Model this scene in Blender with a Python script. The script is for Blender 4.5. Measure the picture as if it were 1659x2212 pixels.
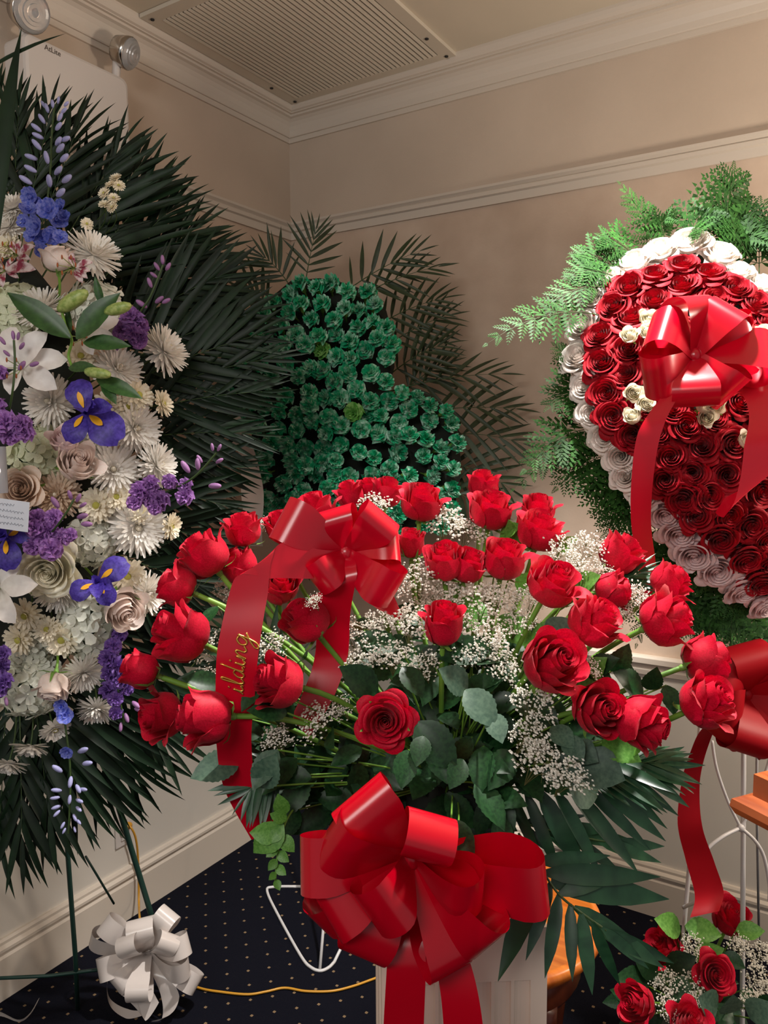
import bpy, math, random
from mathutils import Vector, Matrix
random.seed(7)
PI = math.pi
for _o in list(bpy.data.objects): bpy.data.objects.remove(_o)
scn = bpy.context.scene
COL = scn.collection

# ---------------------------------------------------------------- camera
IW, IH, FPX = 1659.0, 2212.0, 1677.0
YAW, PITCH, ROLL = 0.5615, -0.0946, -0.0066
CAMP = Vector((1.9338, -2.4147, 1.5))
_f = Vector((-math.sin(YAW), math.cos(YAW), 0)); _r = Vector((math.cos(YAW), math.sin(YAW), 0)); _u = Vector((0, 0, 1))
FW = _f*math.cos(PITCH) + _u*math.sin(PITCH)
_u2 = _u*math.cos(PITCH) - _f*math.sin(PITCH)
RT = _r*math.cos(ROLL) + _u2*math.sin(ROLL)
UP = _u2*math.cos(ROLL) - _r*math.sin(ROLL)
cam_d = bpy.data.cameras.new('camera'); cam_d.sensor_fit = 'HORIZONTAL'; cam_d.sensor_width = 36.0
cam_d.lens = 36.0*FPX/IW; cam_d.clip_start = 0.05
cam = bpy.data.objects.new('camera', cam_d); COL.objects.link(cam)
cam.matrix_world = Matrix(((RT.x, UP.x, -FW.x, CAMP.x), (RT.y, UP.y, -FW.y, CAMP.y), (RT.z, UP.z, -FW.z, CAMP.z), (0, 0, 0, 1)))
scn.camera = cam

def ray(x, y): return FW + RT*((x-IW/2)/FPX) + UP*((IH/2-y)/FPX)
def P(x, y, d): return CAMP + ray(x, y)*d                 # point of the room seen at a photo position, d metres in front of the camera
def onX(x, y, X): r = ray(x, y); return CAMP + r*((X-CAMP.x)/r.x)
def onY(x, y, Y): r = ray(x, y); return CAMP + r*((Y-CAMP.y)/r.y)
def onZ(x, y, Z): r = ray(x, y); return CAMP + r*((Z-CAMP.z)/r.z)
def D(a, b, c): return (RT*a + UP*b - FW*c)               # right, up, towards the viewer
def DN(a, b, c): return D(a, b, c).normalized()

# ---------------------------------------------------------------- world, lights, exposure
world = bpy.data.worlds.new('world'); scn.world = world; world.use_nodes = True
bg = world.node_tree.nodes['Background']; bg.inputs[0].default_value = (0.84, 0.84, 0.86, 1); bg.inputs[1].default_value = 0.34
def lamp(name, kind, loc, target, energy, color, **kw):
    l = bpy.data.lights.new(name, kind); l.energy = energy; l.color = color
    for k, v in kw.items(): setattr(l, k, v)
    o = bpy.data.objects.new(name, l); COL.objects.link(o); o.location = loc
    o.rotation_euler = (Vector(target)-Vector(loc)).to_track_quat('-Z', 'Y').to_euler()
    return o
Q = P(1300, 950, 1.38)
lamp('downlight', 'SPOT', (Q.x, Q.y, 2.70), (Q.x+0.03, Q.y+0.03, 0.6), 270, (1.0, 0.965, 0.92), spot_size=math.radians(86), spot_blend=0.7, shadow_soft_size=0.05)
Q2 = onY(2900, 760, -0.55)
lamp('floor_lamp', 'POINT', Q2, (Q2.x, Q2.y, 0), 60, (1.0, 0.86, 0.71), shadow_soft_size=0.12)
lamp('room_fill', 'AREA', CAMP - FW*0.8 - RT*0.9 + Vector((0, 0, 1.15)), P(500, 1050, 2.0), 50, (1.0, 0.975, 0.94), size=1.2)  # unseen area light added behind the camera as soft general fill
scn.view_settings.view_transform = 'Standard'; scn.view_settings.look = 'None'; scn.view_settings.gamma = 1.0
scn.view_settings.use_curve_mapping = False
scn.view_settings.exposure = 0.0

# ---------------------------------------------------------------- materials
def lin(c): return tuple(((v/255.0)/12.92 if v/255.0 <= 0.04045 else ((v/255.0+0.055)/1.055)**2.4) for v in c)
MATS = {}
def mat(name, c1, rough=0.5, c2=None, scale=8.0, trans=0.0, metal=0.0, spec=0.5, rnd=0.0, bump=0.0, bscale=60.0, glass=0.0, sheen=0.0, lo=0.35, hi=0.65, coord='Object', stretch=None):
    if name in MATS: return MATS[name]
    m = bpy.data.materials.new(name); m.use_nodes = True; nt = m.node_tree; N = nt.nodes; L = nt.links
    b = N['Principled BSDF']; b.inputs['Roughness'].default_value = rough; b.inputs['Metallic'].default_value = metal
    b.inputs['Specular IOR Level'].default_value = spec
    if sheen: b.inputs['Sheen Weight'].default_value = sheen
    if glass: b.inputs['Transmission Weight'].default_value = glass
    col = None
    tc = N.new('ShaderNodeTexCoord')
    src = tc.outputs[coord]
    if stretch:
        mp = N.new('ShaderNodeMapping'); mp.inputs['Scale'].default_value = stretch; L.new(src, mp.inputs[0]); src = mp.outputs[0]
    if c2 is not None:
        no = N.new('ShaderNodeTexNoise'); no.inputs['Scale'].default_value = scale; no.inputs['Detail'].default_value = 4
        L.new(src, no.inputs['Vector'])
        if rnd:
            no.noise_dimensions = '4D'; oi0 = N.new('ShaderNodeObjectInfo'); mu = N.new('ShaderNodeMath'); mu.operation = 'MULTIPLY'; mu.inputs[1].default_value = 37.0
            L.new(oi0.outputs['Random'], mu.inputs[0]); L.new(mu.outputs[0], no.inputs['W'])
        cr = N.new('ShaderNodeValToRGB'); cr.color_ramp.elements[0].position = lo; cr.color_ramp.elements[1].position = hi
        cr.color_ramp.elements[0].color = (*lin(c1), 1); cr.color_ramp.elements[1].color = (*lin(c2), 1)
        L.new(no.outputs[0], cr.inputs[0]); col = cr.outputs[0]
    if rnd:
        oi = N.new('ShaderNodeObjectInfo'); hs = N.new('ShaderNodeHueSaturation')
        mr = N.new('ShaderNodeMapRange'); mr.inputs[3].default_value = 1-rnd; mr.inputs[4].default_value = 1+rnd
        L.new(oi.outputs['Random'], mr.inputs[0]); L.new(mr.outputs[0], hs.inputs['Value'])
        if col: L.new(col, hs.inputs['Color'])
        else: hs.inputs['Color'].default_value = (*lin(c1), 1)
        col = hs.outputs[0]
    if col: L.new(col, b.inputs['Base Color'])
    else: b.inputs['Base Color'].default_value = (*lin(c1), 1)
    if bump:
        n2 = N.new('ShaderNodeTexNoise'); n2.inputs['Scale'].default_value = bscale; L.new(src, n2.inputs['Vector'])
        bp = N.new('ShaderNodeBump'); bp.inputs['Strength'].default_value = bump; bp.inputs['Distance'].default_value = 0.01
        L.new(n2.outputs[0], bp.inputs['Height']); L.new(bp.outputs[0], b.inputs['Normal'])
    if trans:
        t = N.new('ShaderNodeBsdfTranslucent'); mx = N.new('ShaderNodeMixShader'); mx.inputs[0].default_value = trans
        if col: L.new(col, t.inputs[0])
        else: t.inputs[0].default_value = (*lin(c1), 1)
        L.new(b.outputs[0], mx.inputs[1]); L.new(t.outputs[0], mx.inputs[2]); L.new(mx.outputs[0], N['Material Output'].inputs[0])
    MATS[name] = m
    return m

M_wall = mat('wall_paint', (194, 176, 158), 0.75, (202, 184, 166), 3.0, bump=0.05, bscale=180)
M_paper = mat('wall_paper', (190, 166, 146), 0.7, (208, 186, 166), 5.0, bump=0.04, bscale=140)
M_lower = mat('lower_wall_paint', (208, 201, 190), 0.6, (214, 207, 197), 2.0)
M_ceil = mat('ceiling_paint', (214, 203, 184), 0.85, (206, 195, 176), 2.5)
M_trim = mat('trim_paint', (206, 194, 180), 0.38)
M_vent = mat('vent_paint', (205, 195, 178), 0.5)
M_dark = mat('dark_void', (34, 30, 28), 0.8)
M_red = mat('red_petal', (180, 0, 34), 0.55, (208, 8, 50), 18, trans=0.18, rnd=0.10, sheen=0.05, spec=0.22)
M_dred = mat('dark_red_petal', (142, 2, 20), 0.6, (172, 6, 30), 18, trans=0.12, rnd=0.12, sheen=0.05, spec=0.2)
M_white = mat('white_petal', (238, 228, 220), 0.55, (246, 238, 230), 12, trans=0.2, rnd=0.05, spec=0.3)
M_blush = mat('blush_petal', (242, 222, 212), 0.55, (244, 232, 224), 10, trans=0.2, rnd=0.04, spec=0.3)
M_peach = mat('peach_petal', (240, 214, 192), 0.55, (246, 228, 212), 10, trans=0.2, spec=0.3)
M_pink = mat('pink_and_shaded_petal', (232, 204, 204), 0.55, (240, 220, 218), 10, trans=0.2, rnd=0.04, spec=0.3)  # pale pink rose colour, also shade painted onto white heart roses
M_cream = mat('cream_petal', (240, 232, 206), 0.55, (246, 242, 226), 12, trans=0.2, rnd=0.04, spec=0.3)
M_mum = mat('mum_petal', (240, 236, 228), 0.5, (250, 246, 240), 9, trans=0.2, rnd=0.03, spec=0.3)
M_mumc = mat('mum_cream_petal', (240, 230, 204), 0.5, (248, 240, 222), 9, trans=0.2, rnd=0.03, spec=0.3)
M_mumf = mat('faded_mum_petal', (206, 178, 150), 0.6, (224, 204, 184), 9, trans=0.15)
M_eye = mat('flower_eye', (206, 196, 96), 0.7, (170, 170, 70), 120, bump=0.4, bscale=300)
M_hyd = mat('hydrangea_floret', (226, 228, 210), 0.55, (240, 240, 230), 14, trans=0.2, rnd=0.06)
M_hydg = mat('greenish_hydrangea_floret', (214, 222, 182), 0.55, (236, 238, 214), 14, trans=0.2, rnd=0.06)
M_green_carn = mat('dyed_green_petal', (14, 168, 116), 0.6, (206, 236, 222), 1.6, trans=0.15, rnd=0.12, lo=0.46, hi=0.70)
M_lime_carn = mat('lime_green_petal', (96, 178, 70), 0.6, (176, 214, 140), 2.0, trans=0.15, lo=0.4, hi=0.75)
M_purple = mat('purple_floret', (134, 82, 158), 0.6, (180, 130, 198), 5, trans=0.2, rnd=0.15)
M_dpurple = mat('dark_purple_floret', (92, 58, 136), 0.6, (126, 90, 170), 5, trans=0.2, rnd=0.15)
M_bud = mat('mauve_bud', (166, 106, 176), 0.55, (128, 104, 126), 30, rnd=0.15)
M_iris = mat('iris_petal', (58, 40, 138), 0.5, (86, 66, 178), 14, trans=0.25, rnd=0.08)
M_iris_y = mat('iris_signal', (236, 170, 20), 0.5)
M_delph = mat('delphinium_floret', (60, 84, 196), 0.55, (146, 152, 226), 5, trans=0.25, rnd=0.15)
M_delphb = mat('delphinium_bud', (138, 142, 200), 0.55, (172, 170, 204), 20, rnd=0.1)
M_lily = mat('lily_petal', (240, 234, 230), 0.45, (250, 246, 242), 6, trans=0.2)
M_alst = mat('alstroemeria_petal', (232, 214, 214), 0.5, (150, 40, 70), 3.0, trans=0.2, lo=0.5, hi=0.62)
M_anther = mat('anther', (160, 84, 40), 0.7)
M_stem = mat('rose_stem', (92, 138, 46), 0.45, (116, 158, 58), 20, rnd=0.1)
M_sepal = mat('sepal', (96, 146, 56), 0.5, (134, 172, 84), 20, trans=0.15)
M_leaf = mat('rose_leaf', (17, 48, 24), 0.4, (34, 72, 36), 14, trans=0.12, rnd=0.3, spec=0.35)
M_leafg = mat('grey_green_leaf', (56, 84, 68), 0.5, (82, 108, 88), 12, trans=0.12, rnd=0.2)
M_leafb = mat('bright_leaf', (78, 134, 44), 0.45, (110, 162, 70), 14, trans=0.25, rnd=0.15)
M_lilyleaf = mat('lily_leaf', (40, 72, 34), 0.4, (58, 96, 46), 10, trans=0.1, rnd=0.1)
M_lilybud = mat('lily_bud', (120, 146, 66), 0.45, (170, 184, 110), 8)
M_palm = mat('palm_leaflet', (10, 28, 14), 0.5, (20, 42, 22), 6, trans=0.08, rnd=0.35, spec=0.3)  # darkness of the unlit left side is put into this green
M_palm2 = mat('emerald_palm_leaflet', (26, 60, 38), 0.36, (42, 82, 52), 6, trans=0.1, rnd=0.25)
M_palm3 = mat('areca_leaflet', (32, 48, 22), 0.5, (46, 62, 32), 6, trans=0.1, rnd=0.2)
M_rachis = mat('palm_rachis', (50, 74, 30), 0.5)
M_fern = mat('fern_pinnule', (30, 64, 26), 0.55, (62, 108, 46), 9, trans=0.22, rnd=0.25, spec=0.2)
M_gyps = mat('baby_breath_floret', (232, 228, 214), 0.7, (246, 242, 232), 60, trans=0.2)
M_gstem = mat('baby_breath_stem', (104, 106, 62), 0.6)
M_satin = mat('red_satin', (196, 4, 34), 0.24, spec=0.7, trans=0.10)
M_satin2 = mat('crimson_satin', (182, 0, 26), 0.23, spec=0.55, trans=0.05)
M_velvet = mat('dark_red_velvet', (164, 2, 20), 0.5, spec=0.3, trans=0.10)
M_wsatin = mat('white_satin', (212, 202, 196), 0.24, spec=0.6, trans=0.1)
M_gold = mat('gold_foil', (224, 176, 84), 0.28, metal=0.9)
M_foam = mat('dark_foam', (14, 20, 14), 0.9, (24, 30, 22), 30)
M_wirew = mat('white_wire', (206, 204, 204), 0.4)
M_wireg = mat('green_wire', (18, 52, 44), 0.5)
M_wood = mat('orange_wood', (166, 84, 26), 0.3, (198, 112, 40), 7, stretch=(1, 9, 1))
M_woodd = mat('dark_wood', (72, 30, 18), 0.35, (98, 44, 24), 7, stretch=(6, 6, 1))
M_woodr = mat('red_brown_wood', (150, 72, 38), 0.3, (178, 94, 52), 9, stretch=(9, 1, 1))
M_plaster = mat('pedestal_plaster', (226, 202, 184), 0.5, (234, 212, 194), 6)
M_pot = mat('pot_green', (18, 44, 30), 0.5)
M_plastic = mat('white_plastic', (206, 198, 192), 0.45)
M_print = mat('grey_print', (84, 74, 66), 0.6)
M_lens = mat('lamp_glass', (235, 235, 235), 0.05, glass=0.75)
M_chrome = mat('reflector', (190, 185, 178), 0.18, metal=1.0)
M_card = mat('card', (222, 226, 236), 0.7)
M_ink = mat('ink', (50, 54, 80), 0.7)
M_sleeve = mat('clear_sleeve', (225, 230, 240), 0.08, glass=0.6)
M_cord = mat('gold_cord', (196, 140, 40), 0.35)

# ---------------------------------------------------------------- helpers
def mesh(name, v, f, m=None, smooth=True):
    me = bpy.data.meshes.new(name); me.from_pydata([tuple(p) for p in v], [], f)
    if m: me.materials.append(m)
    if smooth: me.polygons.foreach_set('use_smooth', [True]*len(me.polygons))
    me.update(); return me
CACHE = {}
def cached(key, m, fn, smooth=True):
    k = (key, m.name)
    if k not in CACHE: v, f = fn(); CACHE[k] = mesh(key, v, f, m, smooth)
    return CACHE[k]
def ob(name, me, parent=None, M=None):
    o = bpy.data.objects.new(name, me); COL.objects.link(o)
    if parent is not None: o.parent = parent
    if M is not None: o.matrix_basis = M
    return o
def tag(o, label, cat, group=None):
    o['label'] = label; o['category'] = cat
    if group: o['group'] = group
    return o
def thing(name, label, cat, loc=(0, 0, 0), rot=None, group=None):
    o = bpy.data.objects.new(name, None); COL.objects.link(o); o.empty_display_size = 0.02
    o.matrix_basis = Matrix.Translation(loc) @ (rot.to_4x4() if rot else Matrix())
    return tag(o, label, cat, group)
def structure(name, v, f, m, smooth=False):
    o = ob(name, mesh(name, v, f, m, smooth)); o['kind'] = 'structure'; return o
def zrot(axis, spin=0.0):
    z = Vector(axis).normalized(); h = Vector((0, 0, 1)) if abs(z.z) < 0.95 else Vector((1, 0, 0))
    x = h.cross(z).normalized(); y = z.cross(x)
    m = Matrix(((x.x, y.x, z.x), (x.y, y.y, z.y), (x.z, y.z, z.z)))
    return m @ Matrix.Rotation(spin, 3, 'Z')
def xyz(x, n):          # 3x3 with X along x and Z as close to n as possible
    x = Vector(x).normalized(); y = Vector(n).cross(x)
    if y.length < 1e-5: y = Vector((0.3, 0.5, 0.8)).cross(x)
    y.normalize(); z = x.cross(y)
    return Matrix(((x.x, y.x, z.x), (x.y, y.y, z.y), (x.z, y.z, z.z)))
def TRS(loc, rot=None, s=1.0):
    S = Matrix.Diagonal((*(s if hasattr(s, '__len__') else (s, s, s)), 1))
    return Matrix.Translation(loc) @ (rot.to_4x4() if rot else Matrix()) @ S
def box(v, f, a, b):
    n = len(v)
    v += [(a[0], a[1], a[2]), (b[0], a[1], a[2]), (b[0], b[1], a[2]), (a[0], b[1], a[2]), (a[0], a[1], b[2]), (b[0], a[1], b[2]), (b[0], b[1], b[2]), (a[0], b[1], b[2])]
    f += [tuple(n+i for i in q) for q in ((3, 2, 1, 0), (4, 5, 6, 7), (0, 1, 5, 4), (1, 2, 6, 5), (2, 3, 7, 6), (3, 0, 4, 7))]
def bez(a, b, c, n):    # quadratic
    return [a*((1-t)**2) + b*(2*t*(1-t)) + c*(t*t) for t in [i/n for i in range(n+1)]]
def spline(pts, n=6):   # catmull-rom through points
    pts = [Vector(p) for p in pts]; out = []
    for i in range(len(pts)-1):
        p0 = pts[max(i-1, 0)]; p1 = pts[i]; p2 = pts[i+1]; p3 = pts[min(i+2, len(pts)-1)]
        for k in range(n):
            t = k/n
            out.append(0.5*((2*p1) + (p2-p0)*t + (2*p0-5*p1+4*p2-p3)*t*t + (3*p1-p0-3*p2+p3)*t**3))
    out.append(pts[-1]); return out
def tube(pts, r, sides=6, v=None, f=None, cap=True):
    own = v is None
    if own: v, f = [], []
    pts = [Vector(p) for p in pts]; n0 = len(v); up = None
    for i, p in enumerate(pts):
        t = (pts[min(i+1, len(pts)-1)] - pts[max(i-1, 0)])
        if t.length < 1e-9: t = Vector((0, 0, 1))
        t.normalize()
        if up is None: up = t.orthogonal()
        up = up - t*up.dot(t)
        if up.length < 1e-6: up = t.orthogonal()
        up.normalize(); s = t.cross(up)
        rr = r[i] if hasattr(r, '__len__') else r
        for k in range(sides):
            a = 2*PI*k/sides; v.append(tuple(p + up*(math.cos(a)*rr) + s*(math.sin(a)*rr)))
    for i in range(len(pts)-1):
        for k in range(sides):
            a = n0+i*sides+k; b = n0+i*sides+(k+1) % sides
            f.append((a, b, b+sides, a+sides))
    if cap:
        f.append(tuple(n0+k for k in reversed(range(sides)))); e = n0+(len(pts)-1)*sides; f.append(tuple(e+k for k in range(sides)))
    return v, f
def lathe(prof, n=24, v=None, f=None):
    if v is None: v, f = [], []
    n0 = len(v)
    for r, z in prof:
        for k in range(n): a = 2*PI*k/n; v.append((r*math.cos(a), r*math.sin(a), z))
    for i in range(len(prof)-1):
        for k in range(n): a = n0+i*n+k; b = n0+i*n+(k+1) % n; f.append((a, b, b+n, a+n))
    f.append(tuple(n0+k for k in reversed(range(n)))); e = n0+(len(prof)-1)*n; f.append(tuple(e+k for k in range(n)))
    return v, f
def ellipsoid(rx, ry, rz, c=(0, 0, 0), n=8, m=5, v=None, f=None):
    if v is None: v, f = [], []
    n0 = len(v)
    for j in range(1, m):
        t = PI*j/m
        for k in range(n): a = 2*PI*k/n; v.append((c[0]+rx*math.sin(t)*math.cos(a), c[1]+ry*math.sin(t)*math.sin(a), c[2]-rz*math.cos(t)))
    b0 = len(v); v.append((c[0], c[1], c[2]-rz)); v.append((c[0], c[1], c[2]+rz))
    for j in range(m-2):
        for k in range(n): a = n0+j*n+k; b = n0+j*n+(k+1) % n; f.append((a, b, b+n, a+n))
    for k in range(n):
        f.append((b0, n0+(k+1) % n, n0+k)); e = n0+(m-2)*n; f.append((b0+1, e+k, e+(k+1) % n))
    return v, f
def interp(tab, t):
    for i in range(len(tab)-1):
        a, b = tab[i], tab[i+1]
        if t <= b[0]:
            k = (t-a[0])/(b[0]-a[0]); return [a[j]+(b[j]-a[j])*k for j in range(1, len(a))]
    return list(tab[-1][1:])
ORD = ['first', 'second', 'third', 'fourth', 'fifth', 'sixth', 'seventh', 'eighth', 'ninth', 'tenth', 'eleventh', 'twelfth', 'thirteenth', 'fourteenth', 'fifteenth', 'sixteenth', 'seventeenth', 'eighteenth', 'nineteenth', 'twentieth', 'twenty-first', 'twenty-second', 'twenty-third', 'twenty-fourth', 'twenty-fifth', 'twenty-sixth', 'twenty-seventh', 'twenty-eighth', 'twenty-ninth', 'thirtieth', 'thirty-first', 'thirty-second', 'thirty-third', 'thirty-fourth', 'thirty-fifth', 'thirty-sixth', 'thirty-seventh', 'thirty-eighth', 'thirty-ninth', 'fortieth']
RND = random.random
def U(a, b): return a+(b-a)*random.random()
# ================================================================ THE ROOM
ZC = 2.73
RX, RY = 3.6, -5.2
# carpet: dark navy with a small tan star at every grid point
m = bpy.data.materials.new('dotted_carpet'); m.use_nodes = True; MATS['dotted_carpet'] = m
N = m.node_tree.nodes; L = m.node_tree.links; b = N['Principled BSDF']; b.inputs['Roughness'].default_value = 0.95; b.inputs['Specular IOR Level'].default_value = 0.1
tc = N.new('ShaderNodeTexCoord'); mp = N.new('ShaderNodeMapping'); mp.inputs['Scale'].default_value = (17, 17, 0); mp.inputs['Rotation'].default_value = (0, 0, math.radians(45))
L.new(tc.outputs['Object'], mp.inputs[0])
fr = N.new('ShaderNodeVectorMath'); fr.operation = 'FRACTION'; L.new(mp.outputs[0], fr.inputs[0])
sb = N.new('ShaderNodeVectorMath'); sb.operation = 'SUBTRACT'; sb.inputs[1].default_value = (0.5, 0.5, 0); L.new(fr.outputs[0], sb.inputs[0])
ab = N.new('ShaderNodeVectorMath'); ab.operation = 'ABSOLUTE'; L.new(sb.outputs[0], ab.inputs[0])
sp = N.new('ShaderNodeSeparateXYZ'); L.new(ab.outputs[0], sp.inputs[0])
mu = N.new('ShaderNodeMath'); mu.operation = 'MULTIPLY'; L.new(sp.outputs[0], mu.inputs[0]); L.new(sp.outputs[1], mu.inputs[1])
ln = N.new('ShaderNodeVectorMath'); ln.operation = 'LENGTH'; L.new(ab.outputs[0], ln.inputs[0])
m2 = N.new('ShaderNodeMath'); m2.operation = 'MULTIPLY_ADD'; m2.inputs[1].default_value = 9.0; L.new(mu.outputs[0], m2.inputs[0]); L.new(ln.outputs['Value'], m2.inputs[2])
lt = N.new('ShaderNodeMath'); lt.operation = 'LESS_THAN'; lt.inputs[1].default_value = 0.085; L.new(m2.outputs[0], lt.inputs[0])
mx = N.new('ShaderNodeMix'); mx.data_type = 'RGBA'; mx.inputs[6].default_value = (*lin((13, 14, 24)), 1); mx.inputs[7].default_value = (*lin((128, 106, 80)), 1)
L.new(lt.outputs[0], mx.inputs[0]); L.new(mx.outputs[2], b.inputs['Base Color'])
nz = N.new('ShaderNodeTexNoise'); nz.inputs['Scale'].default_value = 400; L.new(tc.outputs['Object'], nz.inputs['Vector'])
bp = N.new('ShaderNodeBump'); bp.inputs['Strength'].default_value = 0.6; bp.inputs['Distance'].default_value = 0.004; L.new(nz.outputs[0], bp.inputs['Height']); L.new(bp.outputs[0], b.inputs['Normal'])
M_carpet = m
v, f = [], []; box(v, f, (-0.1, RY, -0.05), (RX, 0.1, 0)); structure('floor', v, f, M_carpet)
v, f = [], []; box(v, f, (-0.1, RY, ZC), (RX, 0.1, ZC+0.05)); structure('ceiling', v, f, M_ceil)
RAIL = 2.32; CH = 0.83
def wall(side):
    v, f = [], []
    if side == 'left': box(v, f, (-0.1, RY, CH-.03), (0, 0.1, RAIL))
    else: box(v, f, (0, 0, CH-.03), (RX, 0.1, RAIL))
    o = structure('wall_'+side, v, f, M_paper)
    v, f = [], []
    if side == 'left': box(v, f, (-0.1, RY, RAIL), (0, 0.1, ZC))
    else: box(v, f, (0, 0, RAIL), (RX, 0.1, ZC))
    p = ob('upper_wall', mesh('upper_wall', v, f, M_wall, False), o)
    v, f = [], []
    if side == 'left': box(v, f, (-0.1, RY, 0), (0, 0.1, CH-.03))
    else: box(v, f, (0, 0, 0), (RX, 0.1, CH-.03))
    ob('lower_wall', mesh('lower_wall', v, f, M_lower, False), o)
for s in ('left', 'right'): wall(s)
def moulding(name, side, prof):     # prof: closed list of (out from wall, z)
    v, f = [], []; n = len(prof)
    for end in (0, 1):
        for o_, z in prof:
            if side == 'left': v.append((o_, (-o_ if end == 0 else RY), z))
            else: v.append(((o_ if end == 0 else RX), -o_, z))
    for i in range(n):
        j = (i+1) % n
        q = (i, j, j+n, i+n); f.append(q if side == 'left' else tuple(reversed(q)))
    return structure(name, v, f, M_trim)
def cove(o0, z0, o1, z1, n=5, conc=True):
    out = []
    for i in range(n+1):
        a = PI/2*i/n
        if conc: out.append((o0+(o1-o0)*(1-math.cos(a)), z0+(z1-z0)*math.sin(a)))
        else: out.append((o0+(o1-o0)*math.sin(a), z0+(z1-z0)*(1-math.cos(a))))
    return out
crown = [(0, 2.615), (0.008, 2.615), (0.008, 2.632), (0.014, 2.632)] + cove(0.016, 2.635, 0.05, 2.69, 5) + [(0.05, 2.697), (0.06, 2.697)] + cove(0.06, 2.70, 0.075, 2.722, 3, False) + [(0.075, ZC), (0, ZC)]
rail = [(0, RAIL-0.062), (0.008, RAIL-0.062), (0.008, RAIL-0.036), (0.016, RAIL-0.032), (0.016, RAIL-0.02), (0.011, RAIL-0.016), (0.02, RAIL-0.008), (0.02, RAIL), (0, RAIL)]
CH = 0.83
chair = [(0, CH-0.06), (0.01, CH-0.06), (0.014, CH-0.045), (0.014, CH-0.03), (0.024, CH-0.022), (0.024, CH-0.006), (0.018, CH), (0, CH)]
base = [(0, 0), (0.018, 0), (0.018, 0.115), (0.014, 0.122), (0.014, 0.130), (0.02, 0.134), (0.02, 0.142), (0.012, 0.150), (0.012, 0.158), (0.008, 0.165), (0, 0.165)]
for s, k in (('left', 0), ('right', 4)):
    moulding('trim_%d' % (1+k), s, crown); moulding('trim_%d' % (2+k), s, rail); moulding('trim_%d' % (3+k), s, chair); moulding('baseboard_'+s, s, base)

# ---------------------------------------------------------------- ceiling vent
A = onZ(637, 203, ZC); B_ = onZ(948, 112, ZC); C_ = onZ(382, 40, ZC)
x0, x1 = A.x, B_.x; y1 = (A.y+B_.y)/2; y0 = y1-0.62
vt = thing('ceiling_vent', 'large slatted return air vent in the ceiling corner', 'vent', ((x0+x1)/2, (y0+y1)/2, ZC))
def loc(v, c): return [(p[0]-c[0], p[1]-c[1], p[2]-c[2]) for p in v]
c = ((x0+x1)/2, (y0+y1)/2, ZC)
v, f = [], []; fw = 0.045
for a, b_ in (((x0-fw, y0-fw), (x1+fw, y0)), ((x0-fw, y1), (x1+fw, y1+fw)), ((x0-fw, y0), (x0, y1)), ((x1, y0), (x1+fw, y1))):
    box(v, f, (a[0], a[1], ZC-0.012), (b_[0], b_[1], ZC-0.0005))
ob('frame', mesh('frame', loc(v, c), f, M_vent, False), vt)
v, f = [], []; box(v, f, (x0, y0, ZC-0.002), (x1, y1, ZC-0.0005)); ob('backing', mesh('backing', loc(v, c), f, M_dark, False), vt)  # dark sheet painted in for the unlit hollow behind the slats
ns = 34; dx = (x1-x0)/ns
hy = (y1-y0)/2
sv = [(-0.26*dx, -hy, 0), (0.26*dx, -hy, 0.004), (0.26*dx, hy, 0.004), (-0.26*dx, hy, 0), (-0.26*dx, -hy, -0.003), (0.26*dx, -hy, -0.001), (0.26*dx, hy, -0.001), (-0.26*dx, hy, -0.003)]
sm = mesh('slat', sv, [(0, 1, 2, 3), (7, 6, 5, 4), (0, 4, 5, 1), (1, 5, 6, 2), (2, 6, 7, 3), (3, 7, 4, 0)], M_vent, False)
for i in range(ns): ob('slat', sm, vt, Matrix.Translation((x0+(i+0.4)*dx-c[0], 0, -0.0115)))
sc = cached('screw', M_dark, lambda: lathe([(0.006, -0.003), (0.006, 0)], 8))
for a in (x0-0.02, x1+0.02):
    for b_ in (y0-0.02, y1+0.02, (y0+y1)/2+0.2): ob('screw', sc, vt, Matrix.Translation((a-c[0], b_-c[1], -0.0122)))
# access panel strip seen beside the vent
# ---------------------------------------------------------------- emergency light
XF = 0.085
pa = onX(52, 76, XF); pb = onX(278, 170, XF); pc = onX(281, 330, XF)
ey0, ey1, ez0, ez1 = pa.y, pb.y, pc.z-0.03, (pa.z+pb.z)/2+0.005
el = thing('emergency_light', 'white two-headed emergency light box high on the left wall', 'emergency light', (0, (ey0+ey1)/2, ez0))
oc = (0, (ey0+ey1)/2, ez0)
v, f = [], []
# bevelled box
be = 0.012
ys = [ey0, ey0+be, ey1-be, ey1]; zs = [ez0, ez0+be, ez1-be, ez1]
ring0 = [(0.0, ey0, ez0), (0.0, ey1, ez0), (0.0, ey1, ez1), (0.0, ey0, ez1)]
def rr(x, ins, n=4):
    out = []; yy0, yy1, zz0, zz1 = ey0+ins, ey1-ins, ez0+ins, ez1-ins; r_ = 0.02
    for cy_, cz_, a0 in ((yy1-r_, zz1-r_, 0), (yy0+r_, zz1-r_, 90), (yy0+r_, zz0+r_, 180), (yy1-r_, zz0+r_, 270)):
        for k in range(n+1): a = math.radians(a0+90*k/n); out.append((x, cy_+r_*math.cos(a), cz_+r_*math.sin(a)))
    return out
rings = [rr(0.0, 0), rr(XF-0.01, 0), rr(XF-0.003, 0.003), rr(XF, 0.01)]
n = len(rings[0])
for R_ in rings: v += R_
for i in range(3):
    for k in range(n): f.append((i*n+k, i*n+(k+1) % n, (i+1)*n+(k+1) % n, (i+1)*n+k))
f.append(tuple(3*n+k for k in range(n)))
ob('body', mesh('body', loc(v, oc), f, M_plastic, False), el)
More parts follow.
